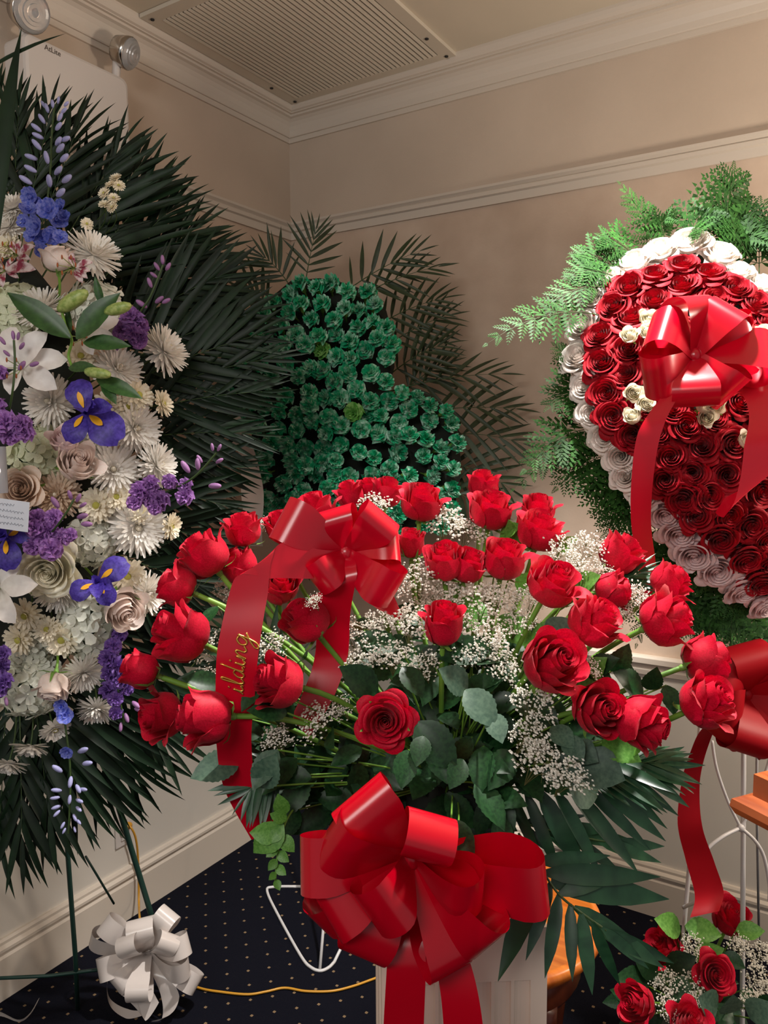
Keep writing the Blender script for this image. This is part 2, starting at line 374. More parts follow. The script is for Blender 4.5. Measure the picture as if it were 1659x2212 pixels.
def text(name, s, size, M, m_, parent, ext=0.0004):
    cu = bpy.data.curves.new(name, 'FONT'); cu.body = s; cu.size = size; cu.extrude = ext; cu.align_x = 'LEFT'
    to = bpy.data.objects.new(name, cu); COL.objects.link(to)
    dg = bpy.context.evaluated_depsgraph_get(); me = bpy.data.meshes.new_from_object(to.evaluated_get(dg)); bpy.data.objects.remove(to)
    me.materials.clear(); me.materials.append(m_)
    return ob(name, me, parent, M)
tp = onX(96, 106, XF+0.0006)
text('lettering', 'AtLite', 0.019, Matrix(((0, 0, 1, tp.x-oc[0]), (1, 0, 0, tp.y-oc[1]), (0, 1, 0, tp.z-oc[2]), (0, 0, 0, 1))), M_print, el)
for (px, py, rp, dr) in ((68, 26, 42, (0.8, -0.05, -0.35)), (280, 116, 33, (0.75, 0.35, -0.35))):
    hp = onX(px, py, 0.10); hr = rp*(hp-CAMP).dot(FW)/FPX; R_ = zrot(dr)
    hd = ob('lamp_head', mesh('lamp_head', *lathe([(hr*0.45, -hr*1.2), (hr*0.8, -hr*1.0), (hr*1.0, -hr*0.3), (hr*1.02, 0), (hr*0.94, 0.002), (hr*0.5, -hr*0.35), (hr*0.1, -hr*0.45)], 24), M_chrome), el, TRS(hp-Vector(oc), R_))
    lv, lf = [], []
    lathe([(hr*0.98, 0.0), (hr*0.96, 0.006), (hr*0.8, 0.010), (hr*0.78, 0.013), (hr*0.62, 0.013), (hr*0.6, 0.017), (hr*0.42, 0.017), (hr*0.4, 0.021), (hr*0.22, 0.021), (hr*0.2, 0.018), (0.001, 0.02)], 24, lv, lf)
    ob('lens', mesh('lens', lv, lf, M_lens, False), hd)
    nk = [hp-Vector(oc)-R_@Vector((0, 0, hr*0.9)), Vector((0.05, (hp.y-oc[1])*0.92, ez1-oc[2]-0.02))]
    ob('bracket', mesh('bracket', *tube(nk, 0.012, 8), M_plastic), el)
# ---------------------------------------------------------------- wall outlet with plugged-in gold cord
p0 = onX(247, 1738, 0.006); p1 = onX(287, 1815, 0.006)
wo = thing('wall_outlet', 'ivory outlet plate low on the left wall behind the green easel leg', 'outlet', (0, p0.y, p1.z))
v, f = [], []; box(v, f, (0.0, 0, 0), (0.006, p1.y-p0.y, p0.z-p1.z)); ob('plate', mesh('plate', v, f, M_plastic, False), wo)
v, f = [], []; box(v, f, (0.006, (p1.y-p0.y)*0.3, (p0.z-p1.z)*0.55), (0.009, (p1.y-p0.y)*0.7, (p0.z-p1.z)*0.85)); box(v, f, (0.006, (p1.y-p0.y)*0.3, (p0.z-p1.z)*0.12), (0.009, (p1.y-p0.y)*0.7, (p0.z-p1.z)*0.42)); ob('socket', mesh('socket', v, f, M_plastic, False), wo)
kc = thing('extension_cord', 'gold coloured flat cord plugged low into left wall and crossing the carpet', 'cord', onX(272, 1786, 0.02))
k0 = kc.matrix_basis.translation.copy()
pl = [onX(270, 1784, 0.012), onX(283, 1788, 0.04), onX(294, 1815, 0.045), onX(299, 1870, 0.04), onX(300, 1950, 0.06), onZ(302, 1985, 0.10), onZ(310, 2040, 0.03)]
pl += [onZ(380, 2110, 0.006), onZ(430, 2134, 0.005), onZ(480, 2143, 0.005), onZ(535, 2148, 0.005), onZ(575, 2142, 0.005), onZ(615, 2134, 0.005), onZ(660, 2141, 0.005), onZ(715, 2141, 0.005), onZ(760, 2131, 0.005), onZ(800, 2117, 0.005), onZ(860, 2095, 0.005)]
ob('cable', mesh('cable', *tube([p-k0 for p in spline(pl, 6)], 0.0035, 6), M_cord), kc)
v, f = ellipsoid(0.014, 0.02, 0.012, (0.0, 0.004, 0.0)); ob('plug', mesh('plug', v, f, M_cord), kc)
# ================================================================ PLANT PARTS (shared meshes)
def petal_fn(prof, half, edge=0.22, skew=0.07, nu=8, nv=7, tip=0.0, wav=0.0):
    def fn():
        v, f = [], []
        for j in range(nv+1):
            t = j/nv; w = interp([(0, 0.45), (0.3, 0.85), (0.6, 1.0), (0.85, 0.92), (1, 0.72)], t)[0]
            for i in range(nu+1):
                u = -1+2*i/nu
                te = t*(1-edge*abs(u)**2.4) + tip*t*t*max(0, 1-abs(u)*2.2)
                r, z = interp(prof, min(te, 1.0)); r *= 1+skew*u
                z += wav*math.sin(u*5+1)*t*t + (te-1)*0.5*(te > 1)
                a = half*w*u
                v.append((r*math.cos(a), r*math.sin(a), z))
        for j in range(nv):
            for i in range(nu): a = j*(nu+1)+i; f.append((a, a+1, a+nu+2, a+nu+1))
        return v, f
    return fn
def prof_tea(s, h, flare): return [(0, .10, 0), (.14, .55*s, .04), (.32, .90*s, .32*h), (.55, 1.0*s, .75*h), (.78, .96*s, 1.22*h), (.90, (.97+.25*flare)*s, 1.46*h), (1, (.97+.62*flare)*s, (1.56-.10*flare)*h)]
def prof_open(s, h, flare): return [(0, .08, 0), (.2, .5*s, .10), (.45, .80*s, .40*h), (.7, .93*s, .78*h), (.87, (1.0+.1*flare)*s, (1.0-.03*flare)*h), (1, (1.0+.34*flare)*s, (1.0-.22*flare)*h)]
def core_fn(kind):
    def fn():
        v, f = [], []
        rnd = random.Random(3)
        layers = [(0.10, 1.06), (0.19, 1.08), (0.28, 1.08), (0.38, 1.07), (0.48, 1.05)] if kind == 'tea' else [(0.08, 0.98), (0.15, 1.0), (0.23, 1.02), (0.32, 1.03), (0.42, 1.03), (0.52, 1.02), (0.62, 1.0)]
        for li, (s, h) in enumerate(layers):
            n = 2 if li < 2 else 3
            for k in range(n):
                pv, pf = petal_fn((prof_tea if kind == 'tea' else prof_open)(s, h, 0.12), PI/n*1.25, 0.07, 0.14, 7, 5)()
                a = 2*PI*k/n + li*1.1; tl = 0
                n0 = len(v)
                for x, y, z in pv: v.append((x*math.cos(a)-y*math.sin(a), x*math.sin(a)+y*math.cos(a), z))
                f += [tuple(n0+q for q in ff) for ff in pf]
        return v, f
    return fn
def calyx_fn():
    v, f = lathe([(0.05, -0.42), (0.13, -0.36), (0.19, -0.2), (0.17, -0.06), (0.34, 0.04), (0.36, 0.08), (0.1, 0.06)], 10)
    for k in range(5):
        a = 2*PI*k/5; n0 = len(v); prf = [(0.15, -0.02, .13), (0.55, 0.0, .17), (0.95, 0.28, .13), (1.10, 0.75, .07), (1.22, 1.05, .0)]
        if k % 2: prf = [(0.15, -0.02, .13), (0.5, -0.06, .16), (0.9, -0.1, .12), (1.2, -0.02, .07), (1.4, 0.22, .0)]
        for r, z, w in prf:
            for q in (-1, 1): v.append((r*math.cos(a)-q*w*math.sin(a), r*math.sin(a)+q*w*math.cos(a), z))
        for i in range(len(prf)-1): b = n0+2*i; f.append((b, b+1, b+3, b+2))
    return v, f
def leaf_fn(w=0.28, serr=0.05, fold=0.10, droop=0.18, nl=20):
    def fn():
        v, f = [], []
        for i in range(nl+1):
            t = i/nl; ww = w*interp([(0, .06), (.08, .42), (.2, .78), (.4, 1), (.6, .92), (.8, .56), (.93, .2), (1, 0)], t)[0]*(1+(serr if i % 2 else -serr)*.9) + .003
            z = -droop*t*t
            v += [(t, -ww, z+fold*ww/w*0.6), (t, -ww*0.5, z+fold*ww/w*0.36), (t, 0, z), (t, ww*0.5, z+fold*ww/w*0.36), (t, ww, z+fold*ww/w*0.6)]
        for i in range(nl):
            for k in range(4): a = i*5+k; f.append((a, a+5, a+6, a+1))
        return v, f
    return fn
def blade_fn(w=0.045, droop=0.12, nl=6, fold=0.4):
    def fn():
        v, f = [], []
        for i in range(nl+1):
            t = i/nl; ww = w*interp([(0, .25), (.12, .75), (.4, 1), (.7, .72), (1, .02)], t)[0]; z = -droop*t*t
            v += [(t, -ww, z+ww*fold), (t, 0, z), (t, ww, z+ww*fold)]
        for i in range(nl):
            for k in range(2): a = i*3+k; f.append((a, a+3, a+4, a+1))
        return v, f
    return fn
def pinna_fn(n=8, w=0.34, droop=0.1):
    def fn():
        v, f = [], []
        for i in range(n):
            t = 0.06+0.9*i/n; l = w*(1-t)**0.8+0.05; z0 = -droop*t*t
            for s in (-1, 1):
                n0 = len(v); ax, ay = 0.62, s*0.78; wx = 0.06
                v += [(t, 0, z0), (t+ax*l*.45-wx*s*ay*.0-wx, ay*l*.45, z0+.01), (t+ax*l, ay*l, z0-.02), (t+ax*l*.55+wx*1.2, ay*l*.45, z0+.01)]
                f.append((n0, n0+1, n0+2, n0+3))
        n0 = len(v); v += [(0.9, 0.04, -droop), (0.9, -0.04, -droop), (1.04, 0, -droop*1.1)]; f.append((n0, n0+1, n0+2))
        n0 = len(v); v += [(0, .012, 0), (0, -.012, 0), (1, 0, -droop)]; f.append((n0, n0+1, n0+2))
        return v, f
    return fn
def strap(v, f, az, el0, el1, l, w, r0=0.04, ns=4, z0=0.0, cup=0.25, tipw=0.35):
    ca, sa = math.cos(az), math.sin(az); x, z = r0, z0; n0 = len(v)
    for i in range(ns+1):
        t = i/ns; e = el0+(el1-el0)*t; ww = w*interp([(0, .45), (.35, .8), (.75, 1), (1, tipw)], t)[0]
        for q in (-1, 0, 1):
            zz = z + (abs(q)*ww*cup)
            v.append((x*ca-q*ww*sa, x*sa+q*ww*ca, zz))
        x += math.cos(e)*l/ns; z += math.sin(e)*l/ns
    for i in range(ns):
        for k in range(2): a = n0+i*3+k; f.append((a, a+3, a+4, a+1))
def mum_fn(seed, cushion=False):
    def fn():
        R_ = random.Random(seed); v, f = [], []
        if cushion: lay = [(17, -5, 10, .95, .12), (16, 18, 26, .9, .115), (13, 36, 44, .74, .10), (10, 52, 66, .5, .085)]
        else: lay = [(28, -30, 0, 1.0, .066), (30, -8, 14, 1.0, .066), (28, 8, 32, .98, .064), (24, 24, 50, .92, .06), (20, 40, 66, .8, .056), (15, 56, 84, .62, .05), (10, 70, 96, .42, .045)]
        for n, e0, e1, l, w in lay:
            ph = R_.random()*6
            for k in range(n):
                strap(v, f, ph+2*PI*(k+R_.uniform(-.25, .25))/n, math.radians(e0+R_.uniform(-7, 7)), math.radians(e1+R_.uniform(-14, 14)), l*R_.uniform(.85, 1.05), w*R_.uniform(.85, 1.15), tipw=.45 if not cushion else .6)
        return v, f
    return fn
def ruffle_fn(seed, layers=6):
    def fn():
        R_ = random.Random(seed); v, f = [], []
        for li in range(layers):
            q = li/(layers-1); na = 26; n0 = len(v); ph = R_.uniform(0, 6); k1 = R_.choice((5, 6, 7)); e = math.radians(-18+95*q); rad = 1.0-0.42*q
            v.append((0, 0, 0))
            for j in range(1, 4):
                r = rad*j/3
                for a in range(na):
                    th = 2*PI*a/na; ru = math.sin(k1*th+ph)*0.30*(j/3)**1.5+math.sin(k1*2.3*th+ph*2)*0.10*(j/3)**2
                    rr_ = r*(1+0.06*R_.uniform(-1, 1)*(j == 3))
                    x = rr_*(math.cos(e)*0.92+0.10); z = rr_*math.sin(e)*0.85+ru
                    v.append((x*math.cos(th+ru*.6), x*math.sin(th+ru*.6), z))
            for a in range(na): f.append((n0, n0+1+a, n0+1+(a+1) % na))
            for j in range(2):
                for a in range(na):
                    b = n0+1+j*na; f.append((b+a, b+na+a, b+na+(a+1) % na, b+(a+1) % na))
        return v, f
    return fn
def floret4_fn():
    v, f = [], []
    for k in range(4):
        a = PI/2*k; n0 = len(v)
        pts = [(0, 0, 0), (.3, -.28, .05), (.72, -.46, .16), (1.0, -.22, .08), (1.05, .15, .02), (.8, .45, .14), (.3, .28, .05), (.62, 0, .0)]
        for x, y, z in pts: v.append((x*math.cos(a)-y*math.sin(a), x*math.sin(a)+y*math.cos(a), z+.04*(k % 2)))
        f += [tuple(n0+i for i in q) for q in ((0, 1, 7, 6), (1, 2, 3, 7), (7, 3, 4), (7, 4, 5, 6))]
    ellipsoid(.10, .10, .08, (0, 0, .05), 6, 4, v, f)
    return v, f
def cup5_fn():
    v, f = [], []
    for k in range(5): strap(v, f, 2*PI*k/5, .35, .75, 1.0, .46, .02, 4, 0, .3, .5)
    for k in range(4): strap(v, f, 2*PI*k/4+.4, .9, 1.3, .5, .16, .02, 3, 0, .3, .5)
    return v, f
def bud_fn(): return ellipsoid(.42, .42, 1.0, (0, 0, 1.0), 8, 6)
def broad_fn(w, prof, tipw=.2, nu=6, nv=8, cup=.2, wave=.03):   # single broad petal along +X following (x,z) profile
    def fn():
        v, f = [], []
        for j in range(nv+1):
            t = j/nv; x, z = interp(prof, t); ww = w*interp([(0, .18), (.25, .6), (.55, 1), (.8, .85), (.95, .45), (1, tipw)], t)[0]
            for i in range(nu+1):
                u = -1+2*i/nu; v.append((x, u*ww, z+cup*abs(u)**1.6*ww+wave*math.sin(u*4+t*9)*t))
        for j in range(nv):
            for i in range(nu): a = j*(nu+1)+i; f.append((a, a+nu+1, a+nu+2, a+1))
        return v, f
    return fn

def stem_mesh(pts, r0, r1, m, sides=6):
    n = len(pts); return mesh('stem', *tube(pts, [r0+(r1-r0)*i/(n-1) for i in range(n)], sides, cap=False), m)

# ---- rose: bloom parts in a frame whose Z is the flower axis; radius r metres
def rose(pos, axis, r, label, group, m_, kind='tea', opening=0.0, stem_to=None, sepals=True, name='rose', n_out=5, cat='rose', stem_r=0.0034, leaves=0, lmat=None, tall=1.0):
    R_ = zrot(axis, U(0, 6)); axis = Vector(axis).normalized()
    h = 1.56 if kind == 'tea' else 1.0
    base_ = Vector(pos) - axis*(h*tall*r*0.52)
    t = thing(name, label, cat, base_, R_, group)
    S = Matrix.Diagonal((r, r, r*tall, 1))
    pf = prof_tea if kind == 'tea' else prof_open
    ob('bloom_center', cached('bloom_center_'+kind, m_, core_fn(kind)), t, S)
    if kind == 'tea':
        lay = [(cached('petal_inner_tea', m_, petal_fn(pf(.62, 1.0, .10), 1.15, .12, .08)), 3, 0.0), (cached('petal_mid_tea', m_, petal_fn(pf(.80, .98, .30), 1.1, .22, .10, tip=.05)), 3, 0.02),
               (None, n_out, 0.03)]
        outs = [cached('petal_outer_tea', m_, petal_fn(pf(.95, .90, .26), 1.02, .24, .06, tip=.06)), cached('petal_curled_tea', m_, petal_fn(pf(.98, .84, .66), .98, .34, .06, tip=.10, wav=.03))]
    else:
        lay = [(cached('petal_inner_open', m_, petal_fn(pf(.72, 1.0, .35), 1.1, .10, .08)), 3, 0.0), (cached('petal_mid_open', m_, petal_fn(pf(.86, .93, .6), 1.05, .14, .08)), 4, 0.05), (None, n_out, 0.08)]
        outs = [cached('petal_outer_open', m_, petal_fn(pf(1.0, .80, .8), .85, .20, .05, wav=.03)), cached('petal_curled_open', m_, petal_fn(pf(1.0, .70, 1.0), .80, .28, .05, tip=.05, wav=.05))]
    for li, (me, n, tilt) in enumerate(lay):
        ph = U(0, 6)
        for k in range(n):
            a = ph+2*PI*k/n+U(-.15, .15); q = me or random.choice(outs)
            tl = tilt+opening*(0.08 if li == 1 else 0.16 if li == 2 else 0.02)+U(-.02, .05)
            s = U(.95, 1.05)
            ob('petal', q, t, S @ Matrix.Rotation(a, 4, 'Z') @ Matrix.Rotation(tl, 4, 'Y') @ Matrix.Diagonal((s, s, s*U(.97, 1.03), 1)))
    if sepals: ob('calyx', cached('calyx', M_sepal, calyx_fn), t, Matrix.Diagonal((r*.86, r*.86, r*.86, 1)))
    if stem_to is not None:
        Ri = R_.transposed(); p0 = Vector((0, 0, -r*.3)); end = Ri @ (Vector(stem_to)-base_)
        pts = bez(p0, Vector((0, 0, -0.35*end.length)), end, 8)
        st = ob('stem', stem_mesh(pts, stem_r*1.15, stem_r, M_stem, 7), t)
        for k in range(leaves):
            i = random.randint(4, 6); lp = pts[i]; tg = (pts[i+1]-pts[i]).normalized()
            sd = (tg.orthogonal().normalized()); sd.rotate(Matrix.Rotation(U(0, 6), 3, tg))
            ob('leaf', cached('leaf', lmat or M_leaf, leaf_fn()), t, TRS(lp, xyz(sd*.8-tg*.3, -tg+sd*.3), U(.04, .06)))
    return t

# ---- frond: rachis plus leaflets, all parts; pts in world coordinates
def frond(base_, tip_, bend, nrm, label, m_, name, cat, group, n=22, L_=0.15, a0=62, a1=16, w=1.0, shape='palm', start=0.12, leafs=None, rr_=0.0022, droop=0.0, prof=None, jit=1.0, mr=None):
    b_ = Vector(base_); tp = Vector(tip_); mid = (b_+tp)/2+Vector(bend)
    ln_ = (tp-b_).length; tp = b_+(tp-b_)*(1-min(.5, L_*(.42 if shape == 'palm' else .2)/ln_)); mid = (b_+tp)/2+Vector(bend)
    pts = [p-b_ for p in bez(b_, mid, tp, 14)]
    t = thing(name, label, cat, b_, None, group)
    ob('rachis', mesh('rachis', *tube(pts, [rr_*(1.1-i/15) for i in range(15)], 5, cap=False), mr or M_rachis), t)
    nrm = Vector(nrm).normalized()
    prof = prof or [(0, .72), (.25, 1.0), (.6, .85), (.85, .62), (1, .45)]
    for i in range(n):
        u = i/(n-1); s = start+(1-start)*u; k = s*14; j = min(int(k), 13); fr_ = k-j
        p = pts[j]*(1-fr_)+pts[j+1]*fr_; tg = (pts[j+1]-pts[j]).normalized(); sd = nrm.cross(tg).normalized(); nn = tg.cross(sd).normalized()
        al = math.radians(a0+(a1-a0)*u); ln = L_*interp(prof, u)[0]
        for sg in ((-1, 1) if i < n-1 else (0,)):
            a = al+math.radians(U(-5, 5)*jit)
            d = tg*math.cos(a)+sd*(math.sin(a)*sg)+nn*(U(-.16, .10)*jit) if sg else tg
            d = d + Vector((0, 0, -droop*math.sin(al)))
            me = random.choice(leafs); l = ln*U(.9, 1.08)
            ob('leaflet' if shape == 'palm' else 'pinna', me, t, TRS(p, xyz(d, nn+sd*U(-.35, .35)*jit), (l, l*w, l)))
    return t
def palm_leafs(m_): return [cached('leaflet_a', m_, blade_fn(.062, .06)), cached('leaflet_b', m_, blade_fn(.055, .16)), cached('leaflet_c', m_, blade_fn(.07, .10, fold=.25))]
def fern_leafs(m_): return [cached('pinna_a', m_, pinna_fn(6, .40)), cached('pinna_b', m_, pinna_fn(5, .38, .2))]

def sprig(base_, tips, label, m_, name='leaf_sprig', cat='foliage', group=None, size=0.06, w=.28, serr=.05, nrm=None):
    b_ = Vector(base_); t = thing(name, label, cat, b_, None, group)
    v, f = [], []
    me = cached('leaf_w%d_%d' % (w*100, serr*100), m_, leaf_fn(w, serr))
    for tp, d, s in tips:      # leaf base point, direction, length
        q = Vector(tp)-b_; tube(bez(Vector((0, 0, 0)), q*.5+Vector((U(-.01, .01), U(-.01, .01), .01)), q, 5), .0013, 5, v, f, False)
        n_ = nrm or (DN(U(-.4, .4), .55, .8))
        ob('leaf', me, t, TRS(q, xyz(d, n_), s))
    ob('stem', mesh('stem', v, f, M_stem), t)
    return t

def gyp_fn(seed, n=85):
    def fn():
        R_ = random.Random(seed); v, f = [], []
        for i in range(n):
            g = R_.randrange(9); ga = g*2.4; gr = .25+.5*((g*37 % 9)/9)
            cx_, cy_, cz_ = gr*math.cos(ga)*.85, gr*math.sin(ga)*.85, .75+.25*((g*53 % 9)/9)-.3*gr
            x, y, z = cx_+R_.gauss(0, .14), cy_+R_.gauss(0, .14), cz_+R_.gauss(0, .10); s = R_.uniform(.030, .056)
            n0 = len(v)
            for q in ((1, 0, 0), (-1, 0, 0), (0, 1, 0), (0, -1, 0), (0, 0, .8), (0, 0, -.8)): v.append((x+q[0]*s*R_.uniform(.7, 1.3), y+q[1]*s*R_.uniform(.7, 1.3), z+q[2]*s))
            f += [tuple(n0+k for k in q) for q in ((0, 2, 4), (2, 1, 4), (1, 3, 4), (3, 0, 4), (2, 0, 5), (1, 2, 5), (3, 1, 5), (0, 3, 5))]
        return v, f
    return fn
def gypst_fn(seed):
    def fn():
        v, f = [], []
        for g in range(9):
            ga = g*2.4; gr = .25+.5*((g*37 % 9)/9); c_ = Vector((gr*math.cos(ga)*.85, gr*math.sin(ga)*.85, .72+.25*((g*53 % 9)/9)-.3*gr))
            tube([Vector((0, 0, -.35)), Vector((c_.x*.3, c_.y*.3, .25)), c_], .008, 4, v, f, False)
            R_ = random.Random(seed*50+g)
            for k in range(6):
                e = c_+Vector((R_.gauss(0, .15), R_.gauss(0, .15), R_.gauss(.02, .1))); tube([c_*.85, e], .005, 3, v, f, False)
        return v, f
    return fn
def gypsophila(pos, axis, r, label, group, m_=None):
    k = random.randint(1, 4); R_ = zrot(axis, U(0, 6)); a = Vector(axis).normalized(); m_ = m_ or M_gyps
    t = thing('baby_breath_sprig', label, 'baby breath', Vector(pos)-a*r*.55, R_, group)
    o = ob('florets', cached('florets_%d' % k, m_, gyp_fn(k, 230), False), t, TRS((0, 0, 0), None, r)); o['kind'] = 'stuff'
    ob('stems', cached('gyp_stems_%d' % k, M_gstem, gypst_fn(k)), t, TRS((0, 0, 0), None, r))
    return t

# ---- ribbon sheets
def ribbon_mesh(name, pts, wv, m_, nw=4, cup=0.0, origin=None):
    pts = [Vector(p) for p in pts]; o = Vector(origin) if origin is not None else Vector((0, 0, 0)); v, f = [], []
    for i, p in enumerate(pts):
        w_ = wv[i]; tg = (pts[min(i+1, len(pts)-1)]-pts[max(i-1, 0)]).normalized(); nn = tg.cross(w_).normalized() if w_.length > 1e-9 else Vector((0, 0, 1))
        for k in range(nw+1): u = -.5+k/nw; v.append(tuple(p-o+w_*u+nn*(cup*w_.length*(4*u*u-1))))
    for i in range(len(pts)-1):
        for k in range(nw): a = i*(nw+1)+k; f.append((a, a+1, a+nw+2, a+nw+1))
    # give the satin a real thickness
    me = mesh(name, v, f, m_); return me
def loop_mesh(K, T, O, Wd, m_, n=26, pinch=.3, side=0.0):
    """closed ribbon loop from knot K out to T; O opening half-vector, Wd full width vector at the far end"""
    A_ = T-K; pts, ws = [], []
    for i in range(n+1):
        t = i/n; th = 2*PI*t
        x = (1-math.cos(th))/2; x = x**.62; y = math.sin(th)*(.35+.65*x)
        pts.append(K+A_*x+O*y*1.15 - Vector((0, 0, 0)))
        k = pinch+(1-pinch)*min(1, x*1.35)
        ws.append(Wd*k)
    return pts, ws
def bow(name, K, label, group, m_, loops, tails, W_, knot_r=0.012, cat='bow'):
    K = Vector(K); t = thing(name, label, cat, K, None, group)
    for (T, O, Wd) in loops:
        pts, ws = loop_mesh(K, Vector(T), Vector(O), Vector(Wd), m_); ob('loop', ribbon_mesh('loop', pts, ws, m_, 4, 0.0, K), t)
    for (pl, wl) in tails:
        n = 8; sp_ = spline(pl, n); ww = []
        for i in range(len(pl)-1):
            for k in range(n): ww.append(Vector(wl[i]).lerp(Vector(wl[i+1]), k/n))
        ww.append(Vector(wl[-1])); ob('tail', ribbon_mesh('tail', sp_, ww, m_, 4, 0.0, K), t)
    v, f = ellipsoid(knot_r, knot_r, knot_r*1.1); ob('knot', mesh('knot', v, f, m_), t)
    return t

def auto_loops(K, specs, s):      # specs: angle, reach, towards viewer, width, twist, opening (photo px at the knot's distance)
    out = []
    for (an, ln, z, w_, tw_, op) in specs:
        a = math.radians(an); A_ = D(math.cos(a)*ln, math.sin(a)*ln, z)*s; tg = D(-math.sin(a), math.cos(a), 0)
        W_ = tg; W_.rotate(Matrix.Rotation(math.radians(tw_), 3, A_.normalized())); W_ = (W_-A_.normalized()*W_.dot(A_.normalized())).normalized()
        O_ = A_.normalized().cross(W_)
        out.append((K+A_, O_*(op*s), W_*(w_*s)))
    return out
# ================================================================ PEDESTAL, POT, SIDE TABLE, WOODEN STAND
def horiz(vv): return Vector((vv.x, vv.y, 0)).normalized()
FH, RH = horiz(FW), horiz(RT)
pc_ = P(979, 2000, 1.155); PT = 0.845; PW = 0.224
pr = Matrix(((RH.x, FH.x, 0), (RH.y, FH.y, 0), (0, 0, 1))) @ Matrix.Rotation(math.radians(3), 3, 'Z')
pd = thing('pedestal', 'pale fluted plaster pedestal under the red rose bouquet', 'pedestal', (pc_.x, pc_.y, 0), pr)
sec = []
for k in range(4):
    a = k*PI/2; face = [(-1, 0)]
    for g0 in (-.80, -.56, -.32, .12, .36, .60):
        face.append((g0, 0))
        for q in range(1, 6): an = PI*q/6; face.append((g0+.1-.1*math.cos(an), .055*math.sin(an)))
        face.append((g0+.2, 0))
    for s_, dpt in face:
        x, y = s_*PW/2, -PW/2+dpt*PW/2*1.0
        sec.append((x*math.cos(a)-y*math.sin(a), x*math.sin(a)+y*math.cos(a)))
n = len(sec); v = [(x, y, .10) for x, y in sec]+[(x, y, PT-.075) for x, y in sec]; f = [(i, (i+1) % n, n+(i+1) % n, n+i) for i in range(n)]
ob('shaft', mesh('shaft', v, f, M_plaster, False), pd)
v, f = [], []; h_ = PW/2
box(v, f, (-h_-.02, -h_-.02, 0), (h_+.02, h_+.02, .07)); box(v, f, (-h_-.008, -h_-.008, .07), (h_+.008, h_+.008, .1)); ob('plinth', mesh('plinth', v, f, M_plaster, False), pd)
v, f = [], []; box(v, f, (-h_, -h_, PT-.075), (h_, h_, PT)); ob('capital', mesh('capital', v, f, M_plaster, False), pd)
pot = thing('flower_pot', 'dark green pot on the pedestal behind the big red bow', 'pot', (pc_.x, pc_.y, PT))
ob('bowl', mesh('bowl', *lathe([(.06, 0), (.075, .01), (.085, .10), (.092, .12), (.092, .13), (.08, .13), (.07, .115)], 24), M_pot), pot)
ob('foam', mesh('foam', *lathe([(.072, .10), (.07, .15), (.05, .175), (.01, .18)], 16), M_foam), pot)
F0 = Vector((pc_.x, pc_.y, PT+.15))

tc_ = onZ(1060, 1965, .52); TR = .225
tb = thing('side_table', 'round orange wooden side table behind the pedestal', 'table', (tc_.x, tc_.y, 0))
ob('tabletop', mesh('tabletop', *lathe([(TR-.03, .488), (TR-.012, .49), (TR-.008, .497), (TR, .503), (TR+.003, .512), (TR, .52), (TR-.006, .524), (TR-.014, .526), (TR-.016, .523), (.01, .523)], 56), M_wood), tb)
ob('apron', mesh('apron', *lathe([(TR-.045, .41), (TR-.04, .42), (TR-.04, .488)], 40), M_woodd), tb)
lp_ = [(.018, 0), (.024, .02), (.016, .06), (.014, .12), (.026, .2), (.034, .28), (.03, .34), (.018, .37), (.03, .385), (.03, .42)]
for k in range(4):
    a = YAW+math.radians(-62+90*k)
    ob('leg', cached('turned_leg', M_woodd, lambda: lathe(lp_, 14)), tb, Matrix.Translation((math.cos(a)*(TR-.06), math.sin(a)*(TR-.06), 0)))

wp = P(1628, 1672, 1.25); e1 = (-FH*.93+RH*.42).normalized(); e2 = (RH*.93+FH*.25).normalized(); e2 = (e2-e1*e1.dot(e2)).normalized()
ws_ = thing('wooden_stand', 'reddish brown wooden stand with moulded rim at the right edge', 'stand', (wp.x, wp.y, 0), Matrix(((e2.x, -e1.x, 0), (e2.y, -e1.y, 0), (0, 0, 1))))
# local: x along e2 (right), -y along e1 (towards the viewer), tray corner at the origin
ZT = wp.z; tw, td = .34, .30
def rect_ring(z, o_): return [(-o_, o_, z), (tw+o_, o_, z), (tw+o_, -td-o_, z), (-o_, -td-o_, z)]
rings = [rect_ring(ZT-.075, -.01), rect_ring(ZT-.07, .018), rect_ring(ZT-.058, .024), rect_ring(ZT-.046, .022), rect_ring(ZT-.040, .012), rect_ring(ZT-.036, 0), rect_ring(ZT, 0), rect_ring(ZT, -.014), rect_ring(ZT-.032, -.014)]
v, f = [], []
for R_ in rings: v += R_
for i in range(len(rings)-1):
    for k in range(4): f.append((i*4+k, i*4+4+k, i*4+4+(k+1) % 4, i*4+(k+1) % 4))
f.append((0, 1, 2, 3)); e = (len(rings)-1)*4; f.append((e+3, e+2, e+1, e))
ob('tray', mesh('tray', v, f, M_woodr, False), ws_)
ob('column', mesh('column', *lathe([(.15, 0), (.15, .03), (.05, .06), (.035, .2), (.05, .4), (.035, ZT-.15), (.06, ZT-.09), (.08, ZT-.075)], 24), M_woodr), ws_, Matrix.Translation((tw*.62, -td*.5, 0)))

